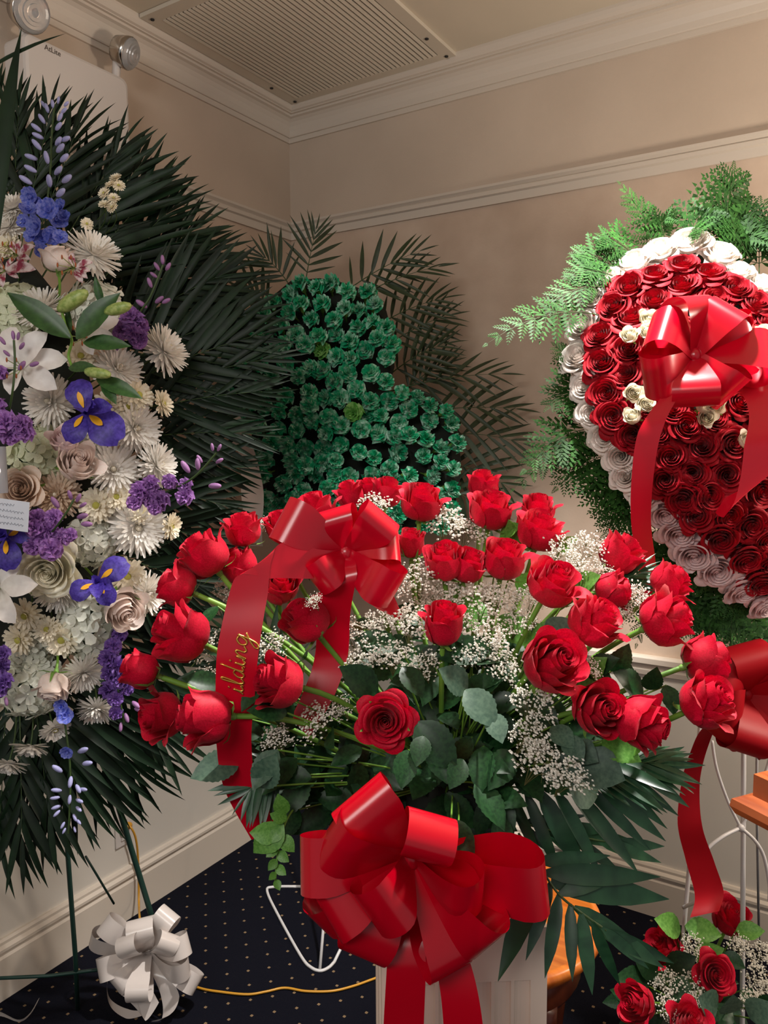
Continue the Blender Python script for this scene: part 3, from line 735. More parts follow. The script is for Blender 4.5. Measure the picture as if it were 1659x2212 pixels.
# ================================================================ ROSE BOUQUET ON THE PEDESTAL
RB = 'red roses of the pedestal bouquet'
roses = [
 # x, y, width px, dx, dy, dz (axis: right, up, toward viewer), depth, opening, tall, label
 (302, 1447, 82, -.9, .35, .15, 1.02, -.5, 1.05, 'small red rose bud, leftmost of the bouquet, above a pair of roses'),
 (346, 1546, 96, -.75, -.05, .65, 1.03, .5, .95, 'red rose at the far lower left, tucked behind a larger sideways rose'),
 (440, 1550, 112, -.95, .05, .35, .97, .2, 1.1, 'large red rose lying sideways at the lower left over the sash end'),
 (388, 1369, 106, -.75, .45, .40, 1.03, .9, 1.15, 'tall ruffled red rose on the left edge below a drooping rose'),
 (382, 1268, 84, -.85, .35, .1, 1.12, .1, 1.0, 'red rose with spread green sepals pointing left beside the white mums'),
 (441, 1197, 98, -.55, .75, .2, 1.14, .3, 1.05, 'red rose at the upper left, left of the sash fold'),
 (525, 1143, 78, -.2, .95, .15, 1.2, 0, 1.0, 'small red rose standing alone left of the upper ribbon bow'),
 (514, 1220, 80, -.45, .85, .2, 1.18, .1, 1.0, 'red rose half hidden behind the fold of the gold lettered sash'),
 (604, 1264, 84, .1, .5, .5, 1.18, 0, 1.0, 'shaded red rose right of the sash under the upper bow'),
 (604, 1133, 66, -.2, .95, .2, 1.24, 0, 1.0, 'red rose peeking out behind the upper bow on its left'),
 (680, 1103, 86, -.25, .9, .25, 1.24, .4, 1.0, 'red rose behind the top left loop of the upper bow'),
 (757, 1069, 60, -.3, .9, .2, 1.34, .0, 1.15, 'narrow red rose, leftmost of three against the green shamrock'),
 (797, 1058, 56, 0, 1, .2, 1.36, .2, 1.0, 'red rose in the middle of three against the green shamrock'),
 (836, 1062, 66, .15, .95, .25, 1.32, .2, 1.05, 'red rose, rightmost of three above a puff of baby breath'),
 (911, 1083, 88, .1, .95, .3, 1.26, .7, .95, 'red rose with a flared petal standing before the shamrock right lobe'),
 (1043, 1046, 68, .05, .95, .2, 1.36, 0, 1.0, 'highest red rose of the bouquet, behind another rose'),
 (1061, 1101, 88, .1, .92, .35, 1.24, .2, 1.0, 'upright red rose directly below the highest rose'),
 (1162, 1098, 72, .05, .95, .25, 1.34, .2, .95, 'red rose at the upper right behind a larger rose with sepals'),
 (1166, 1145, 96, .2, .9, .3, 1.22, .6, .9, 'broad red rose at the upper right left of baby breath clouds'),
 (889, 1173, 60, .0, .97, .25, 1.18, -.4, 1.15, 'slim red rosebud just right of the upper bow'),
 (958, 1212, 80, -.1, .9, .4, 1.13, .1, 1.1, 'left one of two red roses pressed together in the middle'),
 (1010, 1220, 72, .3, .85, .35, 1.14, .3, 1.1, 'right one of two red roses pressed together in the middle'),
 (1090, 1207, 88, .15, .92, .35, 1.14, .1, 1.05, 'upright red rose right of the paired roses'),
 (1195, 1257, 104, .3, .75, .55, 1.08, .9, .92, 'wide open topped red rose right of centre on a slanting stem'),
 (958, 1346, 86, .02, .95, .3, 1.04, -.2, 1.2, 'single upright red rose on a straight stem at the centre'),
 (1194, 1431, 116, .35, .4, .75, .99, .7, 1.05, 'large red rose with a folded outer petal at centre right'),
 (832, 1558, 112, -.02, .12, 1.0, .97, .5, .75, 'fully open red rose facing forward above the big bow'),
 (661, 1339, 98, -.5, .7, .35, 1.04, .2, 1.0, 'red rose left of the ribbon tail leaning to the left'),
 (600, 1475, 106, -.85, .3, .5, .98, .5, 1.0, 'red rose facing left beside the sash lettering on a long stem'),
 (804, 1173, 64, .0, .8, .5, 1.14, .2, .9, 'dark red rose rising out of the upper bow loop'),
 (1340, 1194, 86, .55, .75, .2, 1.2, .3, 1.05, 'red rose beside baby breath, touching the hanging heart ribbon'),
 (1450, 1258, 84, .7, .6, .3, 1.16, .8, .95, 'red rose at the right edge above a larger pointed rose'),
 (1440, 1337, 104, .75, .45, .4, 1.08, .5, 1.05, 'red rose with pointed petal tips at the right edge'),
 (1324, 1275, 80, .9, .2, .3, 1.14, .0, 1.0, 'red rose lying sideways above a round rose, on an arched stem'),
 (1285, 1340, 108, .5, .7, .4, 1.05, .3, .98, 'round red rose below the sideways rose at the right'),
 (1296, 1534, 108, .3, .3, .85, 1.0, .8, .85, 'open swirled red rose at the lower right'),
 (1392, 1562, 108, .75, -.15, .6, 1.0, .9, 1.0, 'ruffled red rose at lower right next to the swirled rose'),
 (1525, 1424, 100, .85, .35, .15, 1.1, .5, 1.0, 'red rose with green sepals on a long stem beside the dark red bow'),
 (1528, 1514, 112, .55, .55, .6, 1.02, .4, .95, 'large rightmost red rose in front of the dark red bow'),
]
for (x, y, w, dx_, dy_, dz_, d, op, tall, lab) in roses:
    to = F0 + D(U(-.03, .03)+(x-880)*.00004, U(-.02, .03), U(-.03, .03))
    rose(P(x, y, d), D(dx_, dy_, dz_), w/2*d/FPX*.97, lab, RB, M_red, 'tea' if w != 112 or y != 1558 else 'open', op, to, leaves=1 if RND() < .7 else 2, tall=tall*1.13)

# foliage of the bouquet
LS = 'dark leaf sprigs inside the bouquet'
for i in range(44):
    ang = U(-1.2, .95); rad = U(.05, .27); c0 = F0 + D(math.sin(ang)*rad*1.25, math.cos(ang)*rad*.9-.02, U(-.12, .06))
    tips = []
    for k in range(5):
        o_ = D(U(-.06, .06), U(-.05, .05), U(-.03, .04)); tips.append((c0+o_, DN(U(-1, 1)+math.sin(ang), U(-.6, .5), U(-.1, .7)), U(.05, .08)))
    sprig(F0+D(U(-.03, .03), 0, U(-.02, .02)), tips, 'dark glossy leaf sprig filling the inside of the rose bouquet', M_leaf, group=LS)
for i in range(16):
    lo = i < 10
    c0 = P(U(570, 780), U(1590, 1730), U(1.03, 1.14)) if lo else P(U(990, 1110), U(1650, 1780), U(1.03, 1.12))
    tips = [(c0+D(U(-.05, .05), U(-.04, .04), U(-.03, .03)), DN(U(-1, .4) if lo else U(-.6, .8), U(-.9, .2), U(-.1, .7)), U(.045, .07)) for k in range(5)]
    sprig(F0+D(U(-.03, .03), 0, U(-.02, .02)), tips, 'dark leaf sprig at the lower left of the rose bouquet' if lo else 'dark leaf sprig right above the big red bow', M_leaf, group='dark leaf sprigs low in the bouquet')
def one(x, y, d, tipx, tipy, lab, m_, name='leaf', w=.28, serr=.05, tz=.1, nrm=None):
    a = P(x, y, d); b_ = P(tipx, tipy, d-tz*.3); s = (b_-a).length
    return (a, (b_-a), s)
def leafset(lab, m_, items, w=.28, serr=.05, name='leaf_sprig', d0=None, group=None, base=None):
    tips = [one(x, y, d, tx, ty, '', m_, w=w) for (x, y, d, tx, ty) in items]
    sprig(base if base is not None else F0, tips, lab, m_, name, 'foliage', group, w=w, serr=serr)
leafset('big dark leaf with folded blade left of the centre stem', M_leaf, [(815, 1500, 1.02, 745, 1440), (870, 1440, 1.03, 915, 1500)], .33)
leafset('grey green toothed leaves hanging right of the centre stem', M_leafg, [(1005, 1490, 1.0, 1075, 1565), (1062, 1540, .99, 1085, 1600), (1010, 1490, 1.02, 960, 1445)], .36)
leafset('pale leaf pair poking out at the far left below the sideways rose', M_leafg, [(520, 1640, 1.02, 412, 1672), (600, 1620, .99, 540, 1700), (560, 1700, .98, 590, 1640)], .33)
leafset('dark leaves beside the forward facing rose above the big bow', M_leaf, [(900, 1560, .97, 985, 1660), (940, 1600, .98, 965, 1690), (880, 1620, .95, 870, 1700), (1000, 1640, .96, 975, 1700), (915, 1590, .96, 900, 1650)], .33)
leafset('dark curled leaves hanging right of the big bow top', M_leaf, [(975, 1770, .96, 1020, 1860), (990, 1790, .98, 1035, 1890), (1070, 1720, 1.02, 1110, 1800), (1080, 1760, 1.0, 1090, 1850)], .3, .02)
leafset('round dull eucalyptus leaves at the lower right of the bouquet', M_leafg, [(1250, 1640, 1.04, 1350, 1680), (1230, 1610, 1.05, 1290, 1640), (1290, 1720, 1.04, 1230, 1660)], .46, 0)
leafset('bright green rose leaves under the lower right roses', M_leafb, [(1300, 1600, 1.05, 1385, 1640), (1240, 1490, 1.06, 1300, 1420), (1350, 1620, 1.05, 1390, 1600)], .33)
leafset('rose leaves at the right between round rose and folded rose', M_leaf, [(1270, 1450, 1.06, 1330, 1420), (1260, 1440, 1.06, 1325, 1470), (1320, 1450, 1.08, 1360, 1400)], .33)
leafset('leaf pair on the long stem reaching to the rightmost roses', M_leaf, [(1390, 1500, 1.08, 1340, 1450), (1400, 1490, 1.08, 1420, 1450), (1440, 1480, 1.08, 1460, 1540)], .33)
leafset('pale green leaves in the bright middle of the bouquet', M_leafb, [(1080, 1330, 1.16, 1150, 1390), (1150, 1390, 1.12, 1205, 1350), (1040, 1300, 1.18, 1010, 1360), (1120, 1280, 1.18, 1150, 1240), (990, 1330, 1.18, 1030, 1290), (1240, 1270, 1.16, 1290, 1240)], .36)
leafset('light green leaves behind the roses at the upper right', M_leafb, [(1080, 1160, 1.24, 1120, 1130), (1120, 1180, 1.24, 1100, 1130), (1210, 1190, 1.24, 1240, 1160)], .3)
leafset('green leaves under the left drooping rose', M_leaf, [(470, 1310, 1.12, 430, 1350), (480, 1480, 1.04, 400, 1460), (560, 1480, 1.0, 520, 1530), (620, 1540, .99, 540, 1530)], .26)
leafset('bluish round leaves near the lower right baby breath', M_leafg, [(1190, 1570, 1.05, 1240, 1610), (1220, 1590, 1.04, 1260, 1640), (1180, 1380, 1.08, 1230, 1340)], .4, 0)
# bright vine at the lower left
vb = P(640, 1740, 1.02)
vn = thing('ivy_vine', 'bright green leafy vine dangling at the lower left of the bouquet', 'vine', vb)
vp = [vb, P(620, 1770, 1.0), P(606, 1810, .99), P(598, 1860, .99), P(594, 1915, .99)]
ob('stem', mesh('stem', *tube([p-vb for p in spline(vp, 5)], .0014, 5, cap=False), M_stem), vn)
for (x, y, tx, ty) in ((620, 1770, 585, 1760), (612, 1780, 545, 1845), (606, 1800, 540, 1800), (606, 1805, 635, 1840), (600, 1830, 575, 1850), (600, 1840, 622, 1862), (598, 1856, 580, 1880), (597, 1870, 616, 1890), (596, 1885, 582, 1900), (595, 1900, 604, 1922), (615, 1760, 600, 1720), (610, 1790, 580, 1820)):
    a = P(x, y, .99); b_ = P(tx, ty, .98); ob('leaf', cached('ivy_leaf', M_leafb, leaf_fn(.36, .02)), vn, TRS(a-vb, xyz(b_-a, DN(U(-.3, .3), .3, 1)), (b_-a).length))
# palms of the bouquet
pl2 = palm_leafs(M_palm2)
BP = 'glossy palm fronds of the rose bouquet'
frond(P(1090, 1690, 1.1), P(1500, 1640, 1.06), D(0, .02, 0), D(.05, .9, .5), 'palm frond reaching right under the lower right roses', M_palm2, 'palm_frond', 'palm frond', BP, 15, .105, 50, 18, 1.5, leafs=pl2, start=.45)
def blade_frond(lab, rach, leaves_, m_, w_=1.0, nrm=None):
    r_ = [P(*q) for q in rach]; b_ = r_[0]; t = thing('palm_frond', lab, 'palm frond', b_, None, BP)
    ob('rachis', mesh('rachis', *tube([p-b_ for p in spline(r_, 6)], .0017, 5, cap=False), M_rachis), t)
    for (x, y, d, tx, ty, td) in leaves_:
        a = P(x, y, d); e_ = P(tx, ty, td); l = (e_-a).length
        ob('leaflet', random.choice(pl2), t, TRS(a-b_, xyz(e_-a, nrm or D(U(-.5, .2), U(.2, .8), .9)), (l, l*w_*U(.9, 1.15), l)))
    return t
blade_frond('palm frond with long leaflets hanging down right over the pale lower wall', [(1060, 1715, 1.1), (1180, 1705, 1.1), (1300, 1680, 1.1), (1400, 1650, 1.1)],
 [(1395, 1652, 1.1, 1522, 1690, 1.08), (1370, 1660, 1.1, 1495, 1742, 1.08), (1345, 1668, 1.1, 1470, 1764, 1.08), (1315, 1677, 1.1, 1446, 1795, 1.07), (1285, 1684, 1.1, 1442, 1818, 1.07), (1255, 1690, 1.1, 1410, 1838, 1.07), (1225, 1696, 1.1, 1388, 1888, 1.07), (1195, 1702, 1.1, 1318, 1902, 1.06), (1165, 1706, 1.1, 1278, 1915, 1.06), (1135, 1710, 1.1, 1215, 1900, 1.05), (1105, 1712, 1.1, 1170, 1880, 1.05),
  (1395, 1650, 1.1, 1500, 1622, 1.10), (1360, 1662, 1.1, 1480, 1612, 1.10), (1320, 1672, 1.1, 1450, 1632, 1.10), (1400, 1650, 1.1, 1530, 1655, 1.09)], M_palm2, 1.4)
blade_frond('palm frond reaching right behind the hanging leaflets above the side table', [(1080, 1760, 1.12), (1170, 1790, 1.11), (1260, 1810, 1.1), (1330, 1822, 1.1)],
 [(1130, 1778, 1.12, 1270, 1760, 1.1), (1170, 1790, 1.12, 1330, 1790, 1.1), (1220, 1800, 1.12, 1395, 1822, 1.1), (1180, 1795, 1.11, 1290, 1880, 1.08), (1230, 1805, 1.11, 1350, 1890, 1.08), (1290, 1815, 1.1, 1432, 1862, 1.08), (1120, 1775, 1.12, 1200, 1850, 1.09), (1320, 1820, 1.1, 1440, 1830, 1.1)], M_palm2, 1.5)
blade_frond('lowest palm frond fanning its leaflets in front of the orange side table', [(1120, 1800, 1.04), (1165, 1870, 1.01), (1207, 1932, .99), (1260, 1975, .98), (1310, 2010, .97)],
 [(1175, 1885, 1.0, 1430, 1896, .98), (1190, 1905, 1.0, 1452, 1946, .98), (1207, 1932, .99, 1350, 1880, .99), (1240, 1960, .985, 1400, 2060, .97), (1275, 1988, .98, 1440, 2092, .96), (1300, 2004, .97, 1405, 2095, .96), (1310, 2010, .97, 1470, 2090, .97), (1280, 1990, .975, 1338, 2142, .96), (1255, 1972, .98, 1280, 2152, .95), (1232, 1952, .985, 1236, 2122, .95), (1207, 1932, .99, 1180, 2116, .95), (1190, 1905, 1.0, 1138, 2076, .96), (1172, 1882, 1.0, 1072, 2120, .96), (1160, 1860, 1.01, 1320, 1850, 1.0)], M_palm2, 1.6)
frond(P(1290, 1290, 1.2), P(1430, 1215, 1.18), D(0, .01, 0), D(.2, .8, .6), 'small light palm tip below the hanging heart ribbon', M_palm2, 'palm_frond', 'palm frond', BP, 9, .07, 50, 20, 1.2, leafs=pl2, start=.3)
frond(P(640, 1640, 1.06), P(490, 1745, 1.0), D(0, .02, 0), D(.1, .5, .9), 'small palm frond pointing down left beside the sash end', M_palm2, 'palm_frond', 'palm frond', BP, 9, .075, 60, 22, 1.4, leafs=pl2, start=.4)
frond(P(640, 1500, 1.14), P(450, 1330, 1.16), D(0, .0, 0), D(.1, .3, .9), 'dark palm frond behind the left roses of the bouquet', M_palm2, 'palm_frond', 'palm frond', BP, 14, .10, 58, 20, 1.1, leafs=pl2, start=.2)
# baby's breath
GB = 'baby breath of the rose bouquet'
gyp = [(808, 1098, 46, 1.28, 'before the shamrock between three roses and the bow'), (960, 1130, 56, 1.26, 'just right of the slim bud at the top'), (1010, 1150, 50, 1.24, 'left below the upright rose at the top'), (1215, 1190, 50, 1.18, 'left half of the cloud at the upper right'), (1275, 1185, 50, 1.2, 'right half of the cloud at the upper right'), (1240, 1225, 44, 1.16, 'under the cloud at the upper right'),
 (830, 1265, 46, 1.06, 'in front of the right loop of the upper bow'), (905, 1255, 56, 1.12, 'below the slim bud'), (960, 1285, 54, 1.14, 'below the paired roses'), (1040, 1300, 58, 1.12, 'in the bright middle'), (1090, 1290, 50, 1.14, 'below the upright rose of the middle'), (885, 1350, 60, 1.06, 'left of the centre rose'), (1060, 1380, 56, 1.08, 'right of the centre rose'), (1085, 1440, 50, 1.06, 'left of the folded rose'), (750, 1370, 46, 1.1, 'right of the ribbon tail'), (790, 1420, 52, 1.08, 'above the big dark leaf'), (850, 1420, 50, 1.06, 'lower left of the centre rose'), (740, 1440, 46, 1.1, 'touching the end of the ribbon tail'), (590, 1395, 44, 1.12, 'right of the gold letters'), (440, 1400, 46, 1.14, 'left of the sash between two roses'), (450, 1470, 44, 1.12, 'left of the gold letters'), (490, 1275, 36, 1.2, 'left above the sash'), (655, 1220, 40, 1.22, 'between shaded rose and bow knot'),
 (680, 1300, 24, 1.0, 'on top of the left leaning rose'), (685, 1560, 52, 1.02, 'left of the forward facing rose'), (600, 1600, 44, 1.02, 'under the long left stem'), (740, 1530, 34, 1.04, 'small one beside the forward facing rose'), (1150, 1520, 56, 1.02, 'top of the lower right column'), (1140, 1590, 58, 1.0, 'middle of the lower right column'), (1160, 1650, 66, .99, 'bottom left of the lower right column'), (1225, 1680, 60, .99, 'bottom right of the lower right column'), (1265, 1440, 40, 1.02, 'right of the folded rose'), (1375, 1290, 44, 1.14, 'left of the right edge roses'), (1340, 1320, 40, 1.14, 'right of the round rose'), (585, 1130, 30, 1.26, 'tiny puff left of the upper bow'), (1010, 1420, 48, 1.06, 'lower right of the centre stem'), (920, 1440, 46, 1.05, 'left of the centre stem'), (1120, 1345, 46, 1.12, 'left of the round rose'), (1000, 1345, 44, 1.1, 'beside the centre rose'), (1150, 1290, 40, 1.14, 'below the wide open topped rose'), (930, 1310, 46, 1.12, 'between slim bud and centre rose'), (820, 1350, 46, 1.1, 'middle left below the bow'), (1300, 1235, 40, 1.18, 'above the sideways rose')]
for (x, y, r, d, lab) in gyp:
    gypsophila(P(x, y, d), D((x-880)*.0012+U(-.2, .2), .8, .55), r*d/FPX*1.3, 'white baby breath sprig '+lab, GB)

# ---------------------------------------------------------------- upper bow and gold lettered sash
def px(n, d): return n*d/FPX
k_ = 1.0/FPX
K1 = P(748, 1195, 1.06)
def lp(K, tx, ty, td, ox, oy, oz, wx, wy, wz, d): return (P(tx, ty, td), D(ox, oy, oz)*(d/FPX), D(wx, wy, wz)*(d/FPX))
loops = auto_loops(K1, [(150, 158, 50, 96, 10, 44), (108, 100, 20, 92, -10, 40), (46, 118, 40, 86, 12, 40), (8, 116, 16, 72, -20, 36), (-36, 128, 66, 86, 15, 42), (222, 82, 62, 72, -10, 36)], 1.06*k_)
s1 = [K1, P(700, 1218, 1.03), P(600, 1210, 1.0), P(552, 1222, .99), P(535, 1290, .985), P(515, 1400, .975), P(508, 1500, .985), P(505, 1600, 1.0), P(520, 1700, 1.02), P(575, 1800, 1.04)]
w1 = [D(5, -30, 5), D(-10, -60, 15), D(-25, -78, 20), D(-72, -40, 20), D(-84, -10, 10), D(-88, -6, 5), D(-84, -4, 0), D(-76, 0, 0), D(-72, -10, 0), D(-66, -30, 0)]
s2 = [K1, P(738, 1250, 1.03), P(722, 1330, 1.05), P(715, 1420, 1.07), P(688, 1500, 1.06), P(648, 1572, 1.05)]
w2 = [D(30, 8, 0), D(66, 20, 10), D(70, 14, 0), D(74, 8, 0), D(66, -14, 0), D(40, -40, 0)]
s3 = [K1, P(800, 1260, 1.05), P(845, 1330, 1.07)]
w3 = [D(30, 10, 0), D(64, 26, 0), D(60, -30, 0)]
k_ = 1.0/FPX
ub = bow('ribbon_bow', K1, 'red satin bow with a long gold lettered sash at the top of bouquet', None, M_satin, loops, [(s1, [w*k_ for w in w1]), (s2, [w*(1.05*k_) for w in w2]), (s3, [w*(1.05*k_) for w in w3])], .05)
# gold script running up the sash (tops of the letters to the left)
sash = spline(s1, 8); sw = []
for i in range(len(s1)-1):
    for q in range(8): sw.append((w1[i]*k_).lerp(w1[i+1]*k_, q/8))
sw.append(w1[-1]*k_)
def sash_at(a, b_):        # a: index position along sash (float), b: across -.5..+.5 (positive = towards left in view)
    i = max(0, min(int(a), len(sash)-2)); t = a-i; p = sash[i].lerp(sash[i+1], t); w_ = sw[i].lerp(sw[i+1], t)
    tg = (sash[i+1]-sash[i]).normalized(); nn = tg.cross(w_).normalized()
    if nn.dot(FW) > 0: nn = -nn
    return p+w_*b_+nn*.0012-K1
# letters as strokes (x along the writing, y upward), cursive, slanted
G = {'i': (.36, [[(0, 0), (.08, .1), (.17, .45), (.13, .12), (.2, 0), (.36, .12)], [(.2, .62), (.24, .68)]]),
     'l': (.34, [[(0, .0), (.1, .2), (.25, .8), (.24, 1.0), (.16, .9), (.1, .3), (.16, 0), (.34, .12)]]),
     'd': (.52, [[(.34, .42), (.2, .46), (.05, .28), (.06, .06), (.2, .02), (.34, .3), (.52, 1.05), (.36, .3), (.36, .04), (.52, .12)]]),
     'n': (.56, [[(0, .0), (.1, .42), (.08, .1), (.06, 0), (.16, .3), (.3, .46), (.36, .36), (.32, .1), (.4, 0), (.56, .12)]]),
     'g': (.5, [[(.36, .42), (.22, .47), (.06, .3), (.08, .07), (.22, .04), (.36, .3), (.42, .46), (.34, 0), (.2, -.42), (.04, -.5), (.02, -.36), (.2, -.16), (.55, .12)]])}
v, f = [], []; cur = 0.0
a_top, a_bot = 29.0, 47.0   # sash index range of the word (34 = near y 1380)
tot = sum(G[ch][0] for ch in 'ilding')
a_end = None
def sash_index(y):         # index on the sash whose photo height is y
    best = 0
    for i, p in enumerate(sash):
        q = p-CAMP; yy = IH/2-FPX*q.dot(UP)/q.dot(FW)
        if i > 24 and yy <= y: best = i
    return best
iy0, iy1 = sash_index(1512), sash_index(1385)
for ch in 'ilding':
    wd, strokes = G[ch]
    for st in strokes:
        pts = [(cur+x+y*.25, y) for x, y in st]
        w3d = [Vector((x, y, 0)) for x, y in pts]; sm_ = spline(w3d, 5)
        line = [sash_at(iy0+(iy1-iy0)*(q.x/tot), -.20+q.y*.56) for q in sm_]
        tube(line, .0013, 5, v, f)
    cur += wd
ob('lettering', mesh('lettering', v, f, M_gold), ub)

# ---------------------------------------------------------------- big front bow
K2 = P(885, 1850, .93)
q_ = .90
loops = auto_loops(K2, [(126, 190, 60, 132, 8, 46), (65, 108, 96, 108, 10, 52), (157, 188, 72, 116, -20, 50), (180, 232, 40, 116, 12, 50), (212, 205, 52, 110, 16, 48), (222, 100, 122, 116, -12, 50), (-16, 150, 84, 108, 34, 46), (-42, 232, 56, 112, 26, 48), (-70, 240, 46, 100, -24, 44), (242, 230, 20, 106, -10, 46), (214, 246, 0, 100, -25, 44)], .93*k_)
loops.append(lp(K2, 1182, 1905, .93, 0, -20, 52, -14, 122, 10, .90))
t1 = [K2, P(883, 1890, .955), P(880, 1970, .945), P(878, 2080, .92), P(872, 2215, .93), P(868, 2350, .95)]
v1 = [D(30, 0, 0), D(40, 0, 0), D(66, 0, 6), D(84, 2, 6), D(88, 2, 4), D(88, 2, 0)]
t2 = [K2, P(905, 1895, .955), P(940, 1990, .935), P(980, 2090, .925), P(1000, 2210, .92), P(1004, 2350, .93)]
v2 = [D(30, 4, 0), D(40, 8, 0), D(70, 16, 6), D(76, 10, 10), D(84, 4, 14), D(84, 0, 10)]
bow('ribbon_bow', K2, 'large glossy red satin bow hanging in front of the pedestal', None, M_satin2, loops, [(t1, [w*(.92*k_) for w in v1]), (t2, [w*(.92*k_) for w in v2])], .05, .016)
# ================================================================ HEART OF ROSES ON A WHITE WIRE EASEL
HX, HY = 1600, 880
def hd(x, y):
    r2 = ((x-HX)/420)**2+((y-HY)/430)**2
    return 1.50+.13*min(r2, 1.3)+(HY-y)/400*.035
def hax(x, y, k=1.0): return D((x-HX)/430*.8*k, -(y-HY)/430*.8*k+.12, .85)
outline = [(1650, 640), (1592, 590), (1490, 520), (1425, 535), (1365, 565), (1312, 605), (1278, 650), (1256, 705), (1246, 775), (1260, 840), (1278, 900), (1306, 950), (1342, 1000), (1380, 1060), (1436, 1115), (1500, 1200), (1550, 1240), (1604, 1280), (1680, 1330)]
hb = P(1600, 900, 1.66)
hf = thing('heart_frame', 'heart shaped dark foam backing behind the red and white roses', 'floral frame', hb)
outline = outline[:-1]+[(1655, 1335)]; full = outline + [(3310-x, y) for x, y in reversed(outline[1:-1])]
v, f = [], []
for dd, sc_ in ((1.72, .94), (1.66, .96), (1.63, .88)):
    for (x, y) in full: v.append(tuple(P(1655+(x-1655)*sc_, 900+(y-900)*sc_, dd+(HY-y)/400*.035)-hb))
n = len(full)
for i in range(2):
    for k in range(n): f.append((i*n+k, i*n+(k+1) % n, (i+1)*n+(k+1) % n, (i+1)*n+k))
f.append(tuple(reversed(range(n)))); f.append(tuple(2*n+k for k in range(n)))
ob('foam', mesh('foam', v, f, M_foam, False), hf)
WB = 'white roses bordering the heart'
wht = [(1641, 617), (1592, 588), (1556, 549), (1489, 525), (1425, 541), (1368, 568), (1316, 606), (1282, 651), (1262, 705), (1250, 773), (1264, 835), (1280, 892), (1308, 943), (1340, 986), (1350, 1030), (1392, 1074), (1439, 1110), (1469, 1150), (1500, 1198), (1548, 1232), (1604, 1273), (1652, 1306)]
wsz = [62, 62, 72, 78, 68, 72, 66, 60, 72, 76, 66, 64, 70, 66, 60, 60, 66, 76, 78, 72, 74, 70]
for i, (x, y) in enumerate(wht):
    shade_tint = i >= 16; d = hd(x, y)+.02
    rose(P(x, y, d), hax(x, y, 1.1)+D(U(-.2, .2), U(-.2, .2), 0), wsz[i]/2*d/FPX*1.02, '%s white rose of the heart border, counted down from the upper right' % ORD[i] if not shade_tint else 'white rose of the lower heart border, shade painted pink, %s below the ribbon' % ORD[i-16], WB, M_pink if shade_tint else M_white, 'open', .35, None, False, n_out=5)  # lower white roses are coloured pink to imitate the shade there
RR = 'red roses filling the heart'
redh = [(1473, 576), (1413, 598), (1532, 594), (1358, 624), (1473, 620), (1586, 628), (1413, 652), (1546, 652), (1326, 664), (1362, 690), (1632, 660), (1596, 700), (1654, 700), (1296, 727), (1356, 755), (1300, 785), (1352, 813), (1312, 850), (1326, 900), (1367, 938), (1420, 938), (1451, 886), (1481, 922), (1516, 965), (1580, 958), (1449, 988), (1596, 870), (1620, 823), (1650, 845), (1645, 900), (1497, 1023), (1572, 1027), (1437, 1036), (1477, 1075), (1530, 1071), (1504, 1114), (1572, 1112), (1620, 1134), (1556, 1162), (1612, 1206), (1654, 1160), (1644, 1256), (1630, 985), (1640, 1060), (1400, 880), (1420, 760), (1470, 720), (1540, 905), (1470, 830), (1550, 760), (1590, 770), (1660, 1215)]
rowy = sorted(range(len(redh)), key=lambda i: redh[i][1])
order = {i: k for k, i in enumerate(rowy)}
# label each red rose by its row from the top and its place in that row
rows = {}
for i in rowy:
    rows.setdefault(int((redh[i][1]-560)//75), []).append(i)
rlab = {}
for rk, ids in sorted(rows.items()):
    ids.sort(key=lambda i: redh[i][0])
    for k, i in enumerate(ids): rlab[i] = '%s red rose from the left in the %s row of the heart' % (ORD[k], ORD[rk])
for i, (x, y) in enumerate(redh):
    d = hd(x, y)
    rose(P(x, y, d), hax(x, y)+D(U(-.2, .2), U(-.2, .2), 0), U(33, 39)*d/FPX, rlab[i], RR, M_dred, 'open', .15, None, False, n_out=5)
# the half of the heart beyond the right edge of the photograph
def mirror(x, y, ax):     # same rose on the other side of the heart's middle line
    return P(3310-x, y, hd(x, y)+.01), ax-RT*(2*ax.dot(RT))
for i, (x, y) in enumerate(wht[1:-1]):
    p_, a_ = mirror(x, y, hax(x, y, 1.1))
    rose(p_, a_, wsz[i+1]/2*hd(x, y)/FPX*1.02, '%s white rose down the right hand border of the heart' % ORD[i], WB, M_white if i < 15 else M_pink, 'open', .35, None, False)  # lower white roses repeat the painted shade tint
k = 0
for i, (x, y) in enumerate(redh):
    if x < 1628:
        p_, a_ = mirror(x, y, hax(x, y)); k += 1
        rose(p_, a_, 36*hd(x, y)/FPX, rlab[i].replace('from the left in', 'from the right edge in'), 'red roses of the right half of the heart', M_dred, 'open', .15, None, False)
SR = 'small cream spray roses on the heart'
for (x, y, lab) in ((1360, 723, 'lower left one left of the heart bow'), (1401, 688, 'topmost one left of the heart bow'), (1398, 714, 'right one left of the heart bow'), (1367, 848, 'upper one of three below the left of the bow'), (1366, 899, 'lowest one of three below the left of the bow'), (1394, 873, 'right one of three below the left of the bow'), (1530, 841, 'single one below the bow knot'), (1522, 876, 'left one of three under the knot'), (1547, 878, 'right one of three under the knot'), (1526, 903, 'lowest one of three under the knot'), (1612, 733, 'left one right of the heart bow'), (1646, 720, 'upper one right of the heart bow'), (1642, 746, 'lowest one right of the heart bow'), (1614, 950, 'one beside the right ribbon tail')):
    d = hd(x, y)-.045
    rose(P(x, y, d), hax(x, y)+D(U(-.5, .5), U(-.3, .5), 0), 18*d/FPX, 'small cream spray rose, '+lab, SR, M_cream, 'tea', -.2, P(x+U(-8, 8), y+20, d+.06), True, 'spray_rose', 4, stem_r=.0015)
